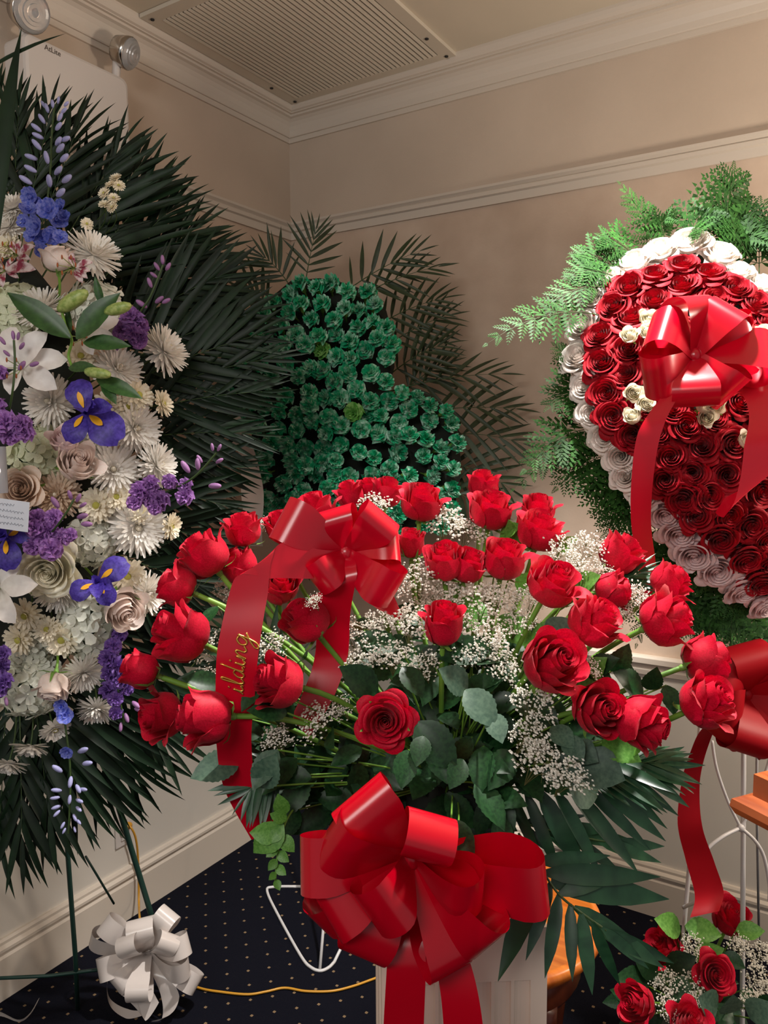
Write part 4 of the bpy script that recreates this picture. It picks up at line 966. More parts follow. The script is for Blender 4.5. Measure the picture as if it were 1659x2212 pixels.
# bow of the heart
K3 = P(1500, 768, 1.41); q_ = 1.38
loops = auto_loops(K3, [(100, 128, 10, 96, 30, 40), (52, 122, 30, 92, -35, 36), (150, 116, 24, 100, 25, 40), (206, 124, 20, 100, -30, 40), (264, 112, 36, 96, 20, 38), (-48, 118, 20, 92, 35, 36), (-4, 160, 24, 104, -25, 40), (26, 140, 0, 86, 25, 34)], 1.40*k_)
t1 = [K3, P(1450, 850, 1.39), P(1405, 930, 1.38), P(1388, 1030, 1.40), P(1385, 1130, 1.43), P(1396, 1210, 1.46), P(1405, 1290, 1.50)]
v1 = [D(20, -20, 0), D(44, 18, 10), D(50, 6, 6), D(46, 2, 4), D(44, 0, 0), D(42, -4, 0), D(40, -8, 0)]
t2 = [K3, P(1590, 800, 1.42), P(1655, 870, 1.40), P(1650, 960, 1.38), P(1625, 1050, 1.39), P(1585, 1085, 1.41), P(1555, 1092, 1.44)]
v2 = [D(10, 30, 0), D(30, 60, 0), D(76, 16, 10), D(80, 10, 10), D(64, 44, 10), D(40, 66, 6), D(16, 30, 6)]
bow('ribbon_bow', K3, 'shiny red bow with long tails on the rose heart', None, M_satin, loops, [(t1, [w*(1.4*k_) for w in v1]), (t2, [w*(1.4*k_) for w in v2])], .05, .014)

# ferns around the heart
fl = fern_leafs(M_fern)
FG = 'leatherleaf ferns around the heart'
ferns = [ # base x,y,d  tip x,y,d  bend(right,up) L
 (1290, 680, 1.60, 1040, 745, 1.52, 0, .05, .055), (1300, 620, 1.62, 1150, 690, 1.58, 0, .04, .05), (1330, 600, 1.64, 1210, 600, 1.62, 0, .03, .055), (1340, 590, 1.66, 1225, 545, 1.66, 0, .03, .06), (1380, 560, 1.67, 1285, 510, 1.66, -.01, .03, .055),
 (1420, 540, 1.68, 1335, 388, 1.64, .02, .0, .045), (1440, 520, 1.68, 1440, 460, 1.66, -.02, .02, .055), (1500, 520, 1.70, 1560, 440, 1.68, -.03, .03, .06), (1570, 520, 1.70, 1585, 345, 1.68, -.01, 0, .085), (1590, 560, 1.72, 1659, 420, 1.70, -.03, .02, .075), (1600, 540, 1.70, 1655, 500, 1.68, 0, .03, .07), (1540, 500, 1.72, 1620, 455, 1.72, 0, .02, .065), (1620, 560, 1.68, 1560, 470, 1.66, 0, .02, .07), (1640, 590, 1.70, 1640, 470, 1.70, 0, .02, .08), (1480, 510, 1.66, 1530, 490, 1.6, 0, .01, .04),
 (1275, 800, 1.66, 1190, 740, 1.64, 0, -.01, .045), (1290, 860, 1.68, 1170, 880, 1.64, 0, .04, .07), (1310, 930, 1.68, 1120, 1020, 1.60, 0, .06, .075), (1320, 950, 1.69, 1100, 1060, 1.62, -.01, .04, .05), (1330, 980, 1.69, 1190, 1060, 1.64, 0, .03, .075), (1350, 1010, 1.70, 1290, 1130, 1.64, -.02, .02, .07), (1370, 1040, 1.70, 1320, 1160, 1.66, -.03, .02, .06), (1390, 1060, 1.70, 1300, 1180, 1.66, -.02, .03, .055), 
 (1430, 1130, 1.70, 1400, 1250, 1.66, -.02, 0, .07), (1460, 1160, 1.70, 1420, 1320, 1.66, -.02, 0, .075), (1490, 1190, 1.70, 1440, 1370, 1.66, -.02, 0, .075), (1520, 1220, 1.70, 1490, 1390, 1.66, -.02, 0, .085), (1560, 1250, 1.70, 1530, 1400, 1.66, -.02, 0, .085), (1600, 1270, 1.70, 1580, 1410, 1.66, -.02, 0, .085), (1640, 1290, 1.70, 1630, 1420, 1.66, -.02, 0, .08), (1440, 1120, 1.66, 1510, 1290, 1.64, -.02, 0, .06), (1540, 1210, 1.66, 1600, 1350, 1.64, -.02, 0, .06), (1460, 1230, 1.7, 1370, 1400, 1.68, -.02, .02, .05)]
for i, (x, y, d, tx, ty, td, bx_, by_, L_) in enumerate(ferns):
    frond(P(x, y, d), P(tx, ty, td), D(bx_, by_, 0), D(U(-.3, .3), .5, .8), '%s fern frond around the heart, counted down the left side' % ORD[(i-8) % len(ferns)] if i >= 8 else '%s fern frond of the heart above the left white roses' % ORD[i], M_fern, 'fern_frond', 'fern', FG, 9, L_*1.3, 70, 34, 1.0, 'fern', .16, fl, .0012, prof=[(0, .75), (.2, 1.0), (.6, .65), (1, .22)], mr=M_rachis)

# white wire easel of the heart
ea = P(1605, 1900, 1.72); eb = Vector((ea.x, ea.y, 0))
ez = thing('wire_easel', 'white metal wire easel holding up the rose heart', 'easel', eb)
def wire(name, pts, r=.0042, m_=None, par=None, o_=None):
    return ob(name, mesh(name, *tube([p-o_ for p in pts], r, 7), m_ or M_wirew), par)
wire('leg', [P(1607, 1250, 1.71), P(1606, 1700, 1.72), P(1603, 2250, 1.73), Vector((P(1603, 2250, 1.73).x, P(1603, 2250, 1.73).y, 0.0))], .0055, None, ez, eb)
lf_ = [P(1530, 1330, 1.70), P(1508, 1620, 1.70), P(1490, 1860, 1.70), P(1477, 2010, 1.70)]
g_ = lf_[-1]; wire('leg', lf_+[Vector((g_.x, g_.y, 0))+RH*(-.03)], .0048, None, ez, eb)
wire('leg', [P(1690, 1330, 1.72), P(1720, 1800, 1.72), onZ(1745, 2330, 0.0)], .0048, None, ez, eb)
wire('back_leg', [P(1640, 1350, 1.74), P(1634, 1700, 1.9), onZ(1640, 2060, 0.0)], .0035, None, ez, eb)
cx_ = P(1600, 1788, 1.70)
wire('scroll', spline([P(1538, 1600, 1.70), P(1548, 1660, 1.70), P(1572, 1730, 1.70), cx_], 6), .0035, None, ez, eb)
wire('scroll', spline([P(1672, 1600, 1.70), P(1650, 1680, 1.70), P(1615, 1760, 1.70), cx_], 6), .0035, None, ez, eb)
wire('scroll', spline([cx_, P(1560, 1808, 1.68), P(1525, 1838, 1.67), P(1508, 1880, 1.66), P(1505, 1930, 1.66), P(1506, 1942, 1.66), P(1498, 1950, 1.66), P(1476, 1960, 1.69)], 5), .004, None, ez, eb)
wire('scroll', spline([cx_, P(1630, 1815, 1.69), P(1650, 1850, 1.69), P(1662, 1910, 1.69), P(1664, 1950, 1.69), P(1690, 1960, 1.70)], 5), .004, None, ez, eb)
v, f = ellipsoid(.009, .009, .009, tuple(cx_-eb)); ob('joint', mesh('joint', v, f, M_wirew), ez)
# dark red bow under the heart
K4 = P(1612, 1500, 1.56); q_ = 1.56
loops = auto_loops(K4, [(100, 112, 40, 94, 8, 40), (60, 112, 20, 90, -10, 38), (145, 104, 40, 92, 14, 38), (188, 92, 60, 88, -12, 38), (225, 112, 40, 92, 10, 40), (255, 112, 60, 92, -8, 40), (-65, 122, 40, 92, 12, 40), (-20, 110, 40, 88, -10, 38), (20, 110, 30, 88, 10, 38)], 1.56*k_)
t1 = [K4, P(1540, 1560, 1.58), P(1510, 1620, 1.62), P(1492, 1690, 1.63), P(1490, 1780, 1.63), P(1512, 1860, 1.64), P(1532, 1930, 1.64), P(1522, 1975, 1.62)]
v1 = [D(10, 20, 0), D(40, 20, 0), D(38, 10, 0), D(40, 2, 0), D(52, 0, 4), D(60, 4, 4), D(62, 12, 4), D(60, 18, 8)]
bow('ribbon_bow', K4, 'dark red velvet bow on the easel under the rose heart', None, M_velvet, loops, [(t1, [w*(1.6*k_) for w in v1])], .05, .014)

# ================================================================ GREEN SHAMROCK IN THE CORNER
poly = [(575, 640), (625, 598), (690, 592), (745, 603), (800, 622), (838, 665), (852, 720), (856, 790), (842, 845), (870, 848), (920, 846), (962, 872), (985, 905), (1000, 950), (1004, 1010), (1000, 1060), (985, 1110), (960, 1150), (580, 1150), (562, 1100), (552, 1000), (535, 930), (500, 905), (470, 860), (468, 800), (480, 740), (520, 690)]
def inside(x, y, pg):
    r = False; j = len(pg)-1
    for i in range(len(pg)):
        xi, yi = pg[i]; xj, yj = pg[j]
        if (yi > y) != (yj > y) and x < (xj-xi)*(y-yi)/(yj-yi)+xi: r = not r
        j = i
    return r
def sd_(x, y): return 2.30+.08*(((x-720)/260)**2+((y-860)/280)**2)*.6
sb = P(730, 1130, 2.40)
sh = thing('shamrock_frame', 'three lobed dark foam board behind the green carnations', 'floral frame', sb)
v, f = [], []; n = len(poly)
for dd, s_ in ((2.48, .96), (2.42, .97), (2.40, .90)):
    for (x, y) in poly: v.append(tuple(P(730+(x-730)*s_, 880+(y-880)*s_, dd)-sb))
for i in range(2):
    for k in range(n): f.append((i*n+k, i*n+(k+1) % n, (i+1)*n+(k+1) % n, (i+1)*n+k))
f.append(tuple(reversed(range(n)))); f.append(tuple(2*n+k for k in range(n)))
ob('foam', mesh('foam', v, f, M_foam, False), sh)
pts = []; R2 = random.Random(11); tries = 0
for (x, y) in ((694, 752), (762, 888)): pts.append((x, y))
while tries < 14000 and len(pts) < 215:
    tries += 1; x, y = R2.uniform(468, 1005), R2.uniform(590, 1145)
    if inside(x, y, poly) and all((x-a)**2+(y-b_)**2 > 31.5**2 for a, b_ in pts): pts.append((x, y))
CG = 'green carnations of the shamrock'
clab = {}; crow = {}
for i in range(2, len(pts)): crow.setdefault(int((pts[i][1]-590)//40), []).append(i)
for rk, ids in crow.items():
    ids.sort(key=lambda i: pts[i][0])
    for k, i in enumerate(ids): clab[i] = '%s green carnation from the left in the %s row of the shamrock' % (ORD[k], ORD[rk])
for i, (x, y) in enumerate(pts):
    d = sd_(x, y)+U(-.02, .02); ax = D((x-720)/300+U(-.4, .4), -(y-880)/300*.7+.2+U(-.4, .4), .9); rr_ = U(19, 23)*d/FPX
    lime = i < 2
    if lime: lab = 'lime green carnation, upper one among the green shamrock carnations' if i == 0 else 'lime green carnation, lower one among the green shamrock carnations'
    else: lab = clab[i]
    R_ = zrot(ax, U(0, 6)); a = ax.normalized(); t = thing('carnation', lab, 'carnation', P(x, y, d)-a*rr_*.5, R_, CG)
    mm = M_lime_carn if lime else M_green_carn; k = random.randint(1, 4)
    ob('petals', cached('ruffle_%d' % k, mm, ruffle_fn(k)), t, TRS((0, 0, rr_*.2), None, rr_))
    ob('calyx', cached('carn_calyx', M_sepal, lambda: lathe([(.09, -1.6), (.10, -1.0), (.22, -.9), (.30, -.2), (.22, .1)], 8)), t, TRS((0, 0, 0), None, rr_))
# palms behind the shamrock
pa_ = palm_leafs(M_palm3)
SG = 'palm fronds behind the shamrock'
sp_l = [(655, 640, 690, 458, .13), (640, 640, 540, 520, .14), (600, 680, 480, 600, .15), (720, 650, 945, 520, .15), (740, 660, 985, 560, .14), (790, 720, 1000, 625, .16), (820, 760, 1010, 660, .16), (830, 820, 1000, 720, .16), (830, 850, 1130, 800, .16), (860, 900, 1165, 880, .17), (900, 950, 1180, 960, .17), (920, 1000, 1150, 1070, .17), (940, 1050, 1100, 1150, .16), (860, 860, 1000, 760, .15), (560, 760, 470, 640, .15)]
for i, (x, y, tx, ty, L_) in enumerate(sp_l):
    frond(P(x, y, 2.48), P(tx, ty, 2.44+U(-.03, .03)), D(0, .03 if ty < 900 else .05, 0), D(U(-.35, .35), U(-.1, .4), 1), '%s palm frond behind the shamrock' % ['tallest upright', 'short left leaning', 'left lying', 'uppermost right', 'second right', 'third right', 'fourth right', 'fifth right', 'sixth right', 'seventh right', 'eighth right', 'ninth right', 'lowest right', 'densest right', 'far left'][i], M_palm3, 'palm_frond', 'palm frond', SG, 8, L_, 60, 16, .8, leafs=pa_, start=.3 if i < 3 else .22, droop=.08)
# its wire stand resting on the carpet
s0 = onZ(690, 2096, .004)
st = thing('wire_stand', 'white wire stand foot on the carpet below the shamrock', 'stand', s0)
wire('front_wire', spline([onZ(640, 1915, .004), onZ(590, 1916, .004), onZ(577, 1925, .004), onZ(600, 1975, .004), onZ(650, 2065, .004), onZ(672, 2090, .004), onZ(692, 2097, .004), onZ(710, 2090, .004), onZ(722, 2078, .004)], 5), .0045, None, st, s0)
wire('upright', [onZ(691, 2094, .006), P(698, 2010, 2.25), P(715, 1800, 2.32), P(730, 1130, 2.45)], .0045, None, st, s0)
wire('back_wire', [onZ(722, 2078, .004), onZ(760, 2000, .004), onZ(740, 1916, .004), onZ(640, 1915, .004)], .0045, None, st, s0)
# white satin tail beside the shamrock
wt = P(520, 905, 2.22)
t = thing('satin_ribbon', 'white satin ribbon hanging left of the green shamrock', 'ribbon', wt)
pp = spline([P(498, 905, 2.20), P(515, 940, 2.20), P(535, 985, 2.22), P(544, 1050, 2.24), P(548, 1120, 2.26), P(552, 1180, 2.28)], 6)
ob('strip', ribbon_mesh('strip', pp, [D(40+6*math.sin(i*.4), 12-i*.4, 20*math.sin(i*.25))*(2.2*k_) for i in range(len(pp))], M_wsatin, 4, .08, wt), t)
pp = spline([P(500, 1010, 2.24), P(478, 1050, 2.24), P(470, 1110, 2.25)], 6)
ob('strip', ribbon_mesh('strip', pp, [D(34, 10, 10)*(2.2*k_) for i in range(len(pp))], M_wsatin, 4, .08, wt), t)
# ================================================================ WHITE AND PURPLE SPRAY ON A GREEN EASEL
def ld(x, y): return 1.60+.10*(((x-60)/330)**2)+.05*(((y-1000)/560)**2)
def lax(x, y, k=1.0): return D((x-60)/300*k, -(y-1000)/560*.7*k+.08, .95)
SC = P(60, 1010, 1.86)
# palm fan
plf = palm_leafs(M_palm)
LPG = 'palm fronds fanning out behind the white spray'
fan = [ # tip x, y, d, base x, y, L
 (-20, 120, 1.80, 10, 600, .17), (45, 150, 1.80, 20, 600, .17), (125, 165, 1.79, 30, 600, .17), (200, 190, 1.78, 40, 620, .18), (305, 245, 1.80, 60, 650, .18), (350, 285, 1.82, 80, 700, .18), (400, 330, 1.84, 90, 720, .19), (430, 385, 1.86, 100, 760, .19), (480, 440, 1.88, 110, 780, .19), (525, 490, 1.90, 110, 800, .19), (560, 545, 1.86, 120, 820, .19), (585, 590, 1.90, 130, 840, .18), (620, 640, 1.82, 140, 860, .18), (640, 690, 1.80, 150, 900, .17), (660, 750, 1.80, 150, 920, .16), (640, 830, 1.80, 150, 940, .16), (620, 930, 1.82, 150, 980, .16), (590, 1010, 1.84, 150, 1020, .16), (560, 1100, 1.82, 150, 1060, .16), (540, 1200, 1.80, 150, 1100, .17), (500, 1290, 1.80, 150, 1160, .17), (470, 1400, 1.82, 140, 1220, .17), (450, 1560, 1.84, 120, 1260, .17), (420, 1680, 1.82, 110, 1300, .18), (345, 1760, 1.80, 100, 1340, .19), (280, 1800, 1.78, 90, 1360, .19), (200, 1840, 1.74, 80, 1380, .19), (120, 1880, 1.72, 60, 1380, .19), (50, 1930, 1.70, 40, 1400, .19), (-10, 1960, 1.70, 20, 1400, .18)]
for i, (tx, ty, td, bx_, by_, L_) in enumerate(fan):
    frond(P(bx_, by_, 1.80), P(tx, ty, td), D(.0, .04 if 4 < i < 20 else 0, 0), D(U(-.3, .3), U(-.2, .3), 1), '%s palm frond clockwise from the top in the white spray' % ORD[i], M_palm, 'palm_frond', 'palm frond', LPG, 12 if i < 21 else 8, L_*(1.18 if i < 21 else 1.45), 42, 12, .8, leafs=plf, start=.3, droop=.05 if i < 20 else .1)
for (x, y, tx, ty, d, lab) in ((-30, 620, 30, 20, 1.45, 'long dark blade rising at the upper left edge'), (-40, 160, 128, 52, 1.5, 'arched dark blade crossing the emergency light box')):
    t = thing('foliage_sprig', lab, 'foliage', P(x, y, d)); a = P(x, y, d); b_ = P(tx, ty, d)
    ob('blade', cached('long_blade', M_palm, blade_fn(.035, .12)), t, TRS((0, 0, 0), xyz(b_-a, D(.3, .6, 1)), ((b_-a).length)))
    
# easel
e0 = onZ(320, 2110, 0)
eg = thing('wire_easel', 'dark green wire easel holding the white flower spray', 'easel', e0)
wire('leg', [P(140, 1300, 1.92), P(240, 1690, 1.98), P(322, 1960, 2.08), onZ(372, 2140, 0.0)], .0075, M_wireg, eg, e0)
wire('leg', [P(120, 1300, 1.95), P(143, 1800, 1.95), P(163, 2068, 2.0), onZ(168, 2180, 0.0)], .0062, M_wireg, eg, e0)
wire('leg', [P(60, 1300, 1.92), P(-60, 1900, 1.95), onZ(-120, 2260, 0.0)], .0062, M_wireg, eg, e0)
wire('crossbar', [P(-110, 2118, 1.97), P(105, 2108, 1.99), P(235, 2092, 2.04), P(350, 2065, 2.12)], .0045, M_wireg, eg, e0)
wire('cross_wire', [P(185, 1850, 1.99), P(215, 1900, 2.04), P(246, 1952, 2.10)], .003, M_wireg, eg, e0)
sf = thing('spray_foam', 'dark floral foam cage hidden in the white spray', 'floral frame', P(40, 1030, 1.81))
v, f = ellipsoid(.20, .10, .50, (0, 0, 0), 14, 10); ob('foam', mesh('foam', v, f, M_foam), sf, TRS((0, 0, 0), Matrix.Rotation(YAW, 3, 'Z')))

def flower_stem(t, R_, base_, to, r=.002, m_=None):
    end = R_.transposed() @ (Vector(to)-base_); pts = bez(Vector((0, 0, 0)), Vector((0, 0, -.4*end.length)), end, 6)
    ob('stem', stem_mesh(pts, r, r, m_ or M_stem, 5), t)
def mum(x, y, r, ax, lab, m_=None, cushion=False, d=None, group=None):
    d = d if d is not None else ld(x, y); a = Vector(ax).normalized(); R_ = zrot(a, U(0, 6)); rr_ = r*d/FPX*1.08; b_ = P(x, y, d)-a*rr_*.3
    t = thing('cushion_mum' if cushion else 'spider_mum', lab, 'chrysanthemum', b_, R_, group or ('small cushion mums of the white spray' if cushion else 'large spider mums of the white spray'))
    k = random.randint(1, 3); key = ('cushion_%d' if cushion else 'mum_%d') % k
    ob('petals', cached(key, m_ or (M_mumc if cushion else M_mum), mum_fn(k, cushion)), t, TRS((0, 0, 0), None, rr_))
    v, f = (.16, .10) if cushion else (.10, .20), None
    ob('eye', cached('eye_%d' % cushion, M_eye if cushion else M_mumc, lambda: ellipsoid(.2, .2, .12, (0, 0, .16), 8, 5) if cushion else ellipsoid(.12, .12, .3, (0, 0, .1), 8, 5)), t, TRS((0, 0, 0), None, rr_))
    flower_stem(t, R_, b_, P(x*.6+20, y*.7+300, 1.78) if r > 20 else P(x-12, y+60, 1.74), .002 if r > 20 else .001, M_rachis)
    return t
L3 = 'large white spider mum '
for (x, y, r, dx_, dy_, dz_, lab) in ((208, 534, 58, .55, .6, .55, 'at the top, right of the pale rosebud'), (24, 436, 42, -.1, .8, .5, 'beside the blue delphinium near the left edge'), (368, 748, 54, .8, .45, .35, 'sticking out sideways at the far right of the spray'), (262, 790, 52, .6, .3, .6, 'left of the sideways mum, below purple stock'), (100, 866, 56, .0, .0, 1, 'facing forward left of the upper iris'), (84, 650, 56, .0, .7, .6, 'under the pale rosebud behind lily leaves'), (300, 925, 54, .6, -.1, .7, 'right of the upper iris'), (352, 1002, 48, .85, .2, .35, 'second sideways one on the right edge'), (246, 1012, 56, .35, .1, .9, 'right of the pink rose, facing forward'), (300, 1142, 62, .35, -.15, .9, 'lowest big one on the right, above the lower iris'), (122, 1292, 52, .1, -.75, .6, 'hanging under the large cream rose'), (328, 1288, 46, .75, -.3, .5, 'beside the drooping red rose'), (184, 1466, 44, .45, -.6, .6, 'right of the lowest pale rosebud'), (207, 1545, 42, .1, -.85, .5, 'facing down near purple stock at the bottom'), (12, 480, 36, -.2, .4, .8, 'at the left edge above striped flowers'), (118, 1068, 50, .1, .1, .9, 'faded tan one above purple stock')):
    mum(x, y, r, D(dx_, dy_, dz_), L3+lab if 'faded' not in lab else 'large faded tan spider mum above the purple stock', M_mumf if 'faded' in lab else None)
for (x, y, r, dx_, dy_, dz_, lab) in ((64, 1625, 40, 0, -.9, .4, 'white one hanging face down at the bottom'), (121, 1582, 34, .5, -.6, .5, 'white one hanging at the bottom right of its pair'), (14, 1662, 40, -.1, -.8, .5, 'white one lowest at the left edge')):
    mum(x, y, r, D(dx_, dy_, dz_), 'small cushion mum, '+lab, M_mum, True)
for (x, y, r, dx_, dy_, dz_, lab) in ((174, 766, 36, .3, .2, .9, 'between lily and large mum'), (278, 878, 34, .4, .1, .9, 'yellow eyed, above the right large mum'), (304, 850, 36, .7, .3, .6, 'behind the yellow eyed one'), (358, 870, 30, .9, .2, .3, 'alone at the right edge on a thin stem'), (232, 868, 30, .2, .3, .9, 'just right of the upper iris tip'), (206, 1092, 40, .1, .0, 1, 'in shade below the pink rose'), (252, 1072, 32, .3, .1, .9, 'yellow eyed, under a big forward facing mum'), (376, 1138, 30, .9, -.1, .3, 'alone at the right below purple buds'), (276, 1246, 40, .4, -.1, .9, 'behind the lower iris'), (50, 1334, 38, .0, -.3, .9, 'left of the hanging mum'), (34, 1386, 36, -.2, -.2, .9, 'at the lower left edge'), (130, 1386, 40, .1, -.2, .95, 'before the lower hydrangea'), (98, 1360, 30, .0, .1, .9, 'small one between two lower cushion mums'), (304, 1106, 26, .3, .4, .8, 'tiny one over the lowest big mum'), (10, 525, 30, -.2, .3, .9, 'at the upper left edge')):
    mum(x, y, r, D(dx_, dy_, dz_), 'cream cushion mum '+lab, None, True)

def hydrangea(x, y, r, lab, m_, n=46):
    d = ld(x, y)+.03; a = lax(x, y).normalized(); R_ = zrot(a); rr_ = r*d/FPX; b_ = P(x, y, d)-a*rr_*.6
    t = thing('hydrangea', lab, 'hydrangea', b_, R_, 'hydrangea heads of the white spray')
    me = cached('hyd_floret', m_, floret4_fn)
    for i in range(n):
        z = 1-1.25*(i+.5)/n; th = i*2.39996; q = math.sqrt(max(0, 1-z*z)); nv = Vector((q*math.cos(th), q*math.sin(th), z)); s = U(.30, .38)*rr_
        nv2 = (nv+Vector((U(-.4, .4), U(-.4, .4), U(-.2, .3)))).normalized()
        ob('floret', me, t, TRS(nv*rr_*U(.78, .95)+Vector((0, 0, rr_*.1)), zrot(nv2, U(0, 6)), s))
    v, f = ellipsoid(rr_*.72, rr_*.72, rr_*.72, (0, 0, 0), 10, 8); ob('stalk', mesh('stalk', v, f, M_leafg), t)
for (x, y, r, lab, g) in ((18, 655, 72, 'greenish white hydrangea at the left edge above the lily', 1), (212, 650, 62, 'white hydrangea behind the lily buds', 0), (78, 985, 78, 'greenish white hydrangea left of the pink rose', 1), (200, 1172, 60, 'white hydrangea between purple stock and big mum', 0), (200, 1362, 78, 'white hydrangea below the lower iris', 0), (58, 1500, 76, 'white hydrangea at the bottom left beside the lowest rosebud', 0), (52, 1415, 48, 'small white hydrangea at the lower left edge', 0), (186, 940, 46, 'small white hydrangea under the upper iris', 0)):
    hydrangea(x, y, r, lab, M_hydg if g else M_hyd)
PRG = 'pale roses of the white spray'
for (x, y, r, dx_, dy_, dz_, m_, k, op, lab) in ((122, 560, 34, -.05, .97, .25, M_blush, 'tea', -.6, 'pale closed rosebud standing at the top of the white spray'), (168, 998, 40, .45, .35, .7, M_blush, 'tea', .4, 'blush pink rose left of a forward facing spider mum'), (46, 1057, 42, .05, .1, 1, M_peach, 'open', .3, 'peach open rose at the left edge above the card'), (106, 1234, 58, .1, -.25, .95, M_cream, 'open', .7, 'large cream open rose below the purple stock'), (267, 1317, 42, .55, -.3, .65, M_blush, 'tea', .3, 'white rose beside the lower iris near the red roses'), (115, 1482, 36, .0, -.85, .45, M_blush, 'tea', -.5, 'pale rosebud hanging at the bottom of the white spray'), (140, 950, 30, .1, .6, .6, M_pink, 'tea', -.3, 'pink rose half hidden below the upper iris')):
    d = ld(x, y)-.03
    rose(P(x, y, d), D(dx_, dy_, dz_), r*d/FPX*.95, lab, PRG, m_, k, op, P(x*.6+20, y*.7+300, 1.78), stem_r=.0025)
# irises
def iris(x, y, falls, stand, lab, d):
    o_ = P(x, y, d); t = thing('iris', lab, 'iris', o_, None, 'irises of the white spray')
    fall = cached('iris_fall', M_iris, broad_fn(.42, [(0, 0, 0), (.25, .28, .06), (.5, .55, .08), (.75, .82, .0), (1, 1.02, -.16)], .35, cup=-.12))
    sig = cached('iris_signal', M_iris_y, broad_fn(.085, [(0, .16, .065), (.4, .32, .10), (1, .62, .10)], .1, cup=-.1, wave=0))
    for (tx, ty, z) in falls:
        dv = P(tx, ty, d-z)-o_; M_ = TRS((0, 0, 0), xyz(dv, D(0, .25, 1)), dv.length); p_ = ob('fall', fall, t, M_); ob('signal', sig, p_, Matrix.Translation((0, 0, .012)))
    stn = cached('iris_standard', M_iris, broad_fn(.24, [(0, 0, 0), (.3, .3, .14), (.6, .62, .2), (1, .95, .12)], .3, cup=.5))
    for (tx, ty, z) in stand:
        dv = P(tx, ty, d-z)-o_; ob('standard', stn, t, TRS((0, 0, 0), xyz(dv, D(.2, .3, 1)), dv.length))
    en = P(x*.7, y+80, 1.78)-o_; ob('stem', mesh('stem', *tube(bez(Vector((0, 0, 0)), en*.5, en, 5), .003, 6, cap=False), M_stem), t)
iris(186, 893, [(162, 820, .0), (148, 948, .03), (252, 942, .03)], [(215, 880, .05), (252, 886, .03), (190, 900, .07)], 'purple iris with yellow signals at the middle of the white spray', 1.53)
iris(212, 1258, [(268, 1212, .0), (152, 1284, .02), (238, 1300, .02)], [(215, 1300, .05), (250, 1275, .03), (195, 1240, .03)], 'purple iris beside the large cream rose', 1.55)
iris(15, 1160, [(66, 1140, .02), (18, 1225, .03), (-40, 1140, .02)], [(5, 1120, .05), (20, 1150, .04), (-10, 1180, .05)], 'violet blue iris at the left edge beside the card', 1.53)
# stock spikes
def stock(path, lab, m_, fl_, buds, d, group='purple stock spikes of the white spray'):
    pts = [P(x, y, d+dd) for x, y, dd in path]; o_ = pts[0]; sp_ = [p-o_ for p in spline(pts, 6)]; t = thing('stock_spike', lab, 'stock flower', o_, None, group)
    ob('stem', mesh('stem', *tube(sp_, .0022, 6, cap=False), M_rachis), t)
    for (x, y, r) in fl_:
        a = D(U(-.6, .6), U(-.4, .5), .9); k = random.randint(1, 4)
        ob('floret', cached('stock_ruffle_%d' % k, m_, ruffle_fn(k+10, 4)), t, TRS(P(x, y, d-.01+U(-.015, .01))-o_, zrot(a, U(0, 6)), r*d/FPX))
    for (x, y, r, dx_, dy_) in buds:
        ob('bud', cached('stock_bud', M_bud, bud_fn), t, TRS(P(x, y, d)-o_, zrot(D(dx_, dy_, .3)), r*d/FPX*1.15))
stock([(285, 735, .04), (300, 680, 0), (325, 640, -.01), (352, 572, -.02)], 'purple stock spike at the upper right above the large mums', M_purple, [(285, 715, 24), (262, 712, 22), (300, 735, 20), (282, 682, 22), (302, 705, 22), (250, 735, 20), (270, 695, 18), (296, 690, 18), (305, 725, 14)], [(318, 665, 12, -.6, .4), (335, 655, 11, .8, .5), (328, 622, 10, -.3, .9), (350, 655, 10, .8, .3), (345, 585, 9, -.5, .8), (358, 585, 9, .6, .8), (352, 572, 9, 0, 1), (340, 600, 8, -.7, .5)], 1.64)
stock([(10, 930, .04), (25, 860, -.02), (32, 790, -.03), (30, 735, -.03)], 'purple stock spike at the left edge before the white lily', M_purple, [(12, 910, 28), (45, 915, 24), (20, 940, 24), (55, 935, 20), (-5, 880, 22), (0, 805, 16)], [(40, 800, 12, .6, .6), (64, 790, 11, .9, .2), (12, 745, 9, -.5, .8), (30, 735, 9, 0, 1), (42, 755, 9, .6, .6), (22, 770, 8, -.6, .6), (38, 735, 8, .3, .9)], 1.50)
stock([(85, 1180, .04), (120, 1140, -.02), (145, 1105, -.03), (160, 1078, -.03)], 'purple stock spike over the large cream rose', M_purple, [(80, 1120, 24), (105, 1145, 22), (90, 1160, 24), (75, 1140, 22), (115, 1115, 20), (110, 1185, 26), (140, 1160, 20), (70, 1180, 22), (150, 1155, 16)], [(128, 1098, 13, -.5, .9), (166, 1118, 13, .9, .2), (175, 1132, 13, .9, .0), (155, 1080, 10, -.2, .9), (165, 1085, 10, .5, .8), (172, 1095, 9, .8, .4)], 1.52)
stock([(300, 1085, .04), (370, 1058, 0), (420, 1030, -.02), (468, 978, -.03)], 'long purple stock spike leaning right toward the shamrock', M_purple, [(300, 1060, 24), (325, 1045, 20), (345, 1080, 24), (320, 1075, 22), (365, 1040, 18), (398, 1070, 22), (335, 1095, 18), (290, 1085, 18), (400, 1045, 16)], [(410, 1022, 14, -.5, .8), (428, 1016, 12, 0, 1), (450, 1050, 14, .9, .0), (437, 1000, 9, -.5, .8), (466, 1000, 9, .8, .4), (470, 975, 8, .5, .9), (460, 975, 8, -.1, 1)], 1.60)
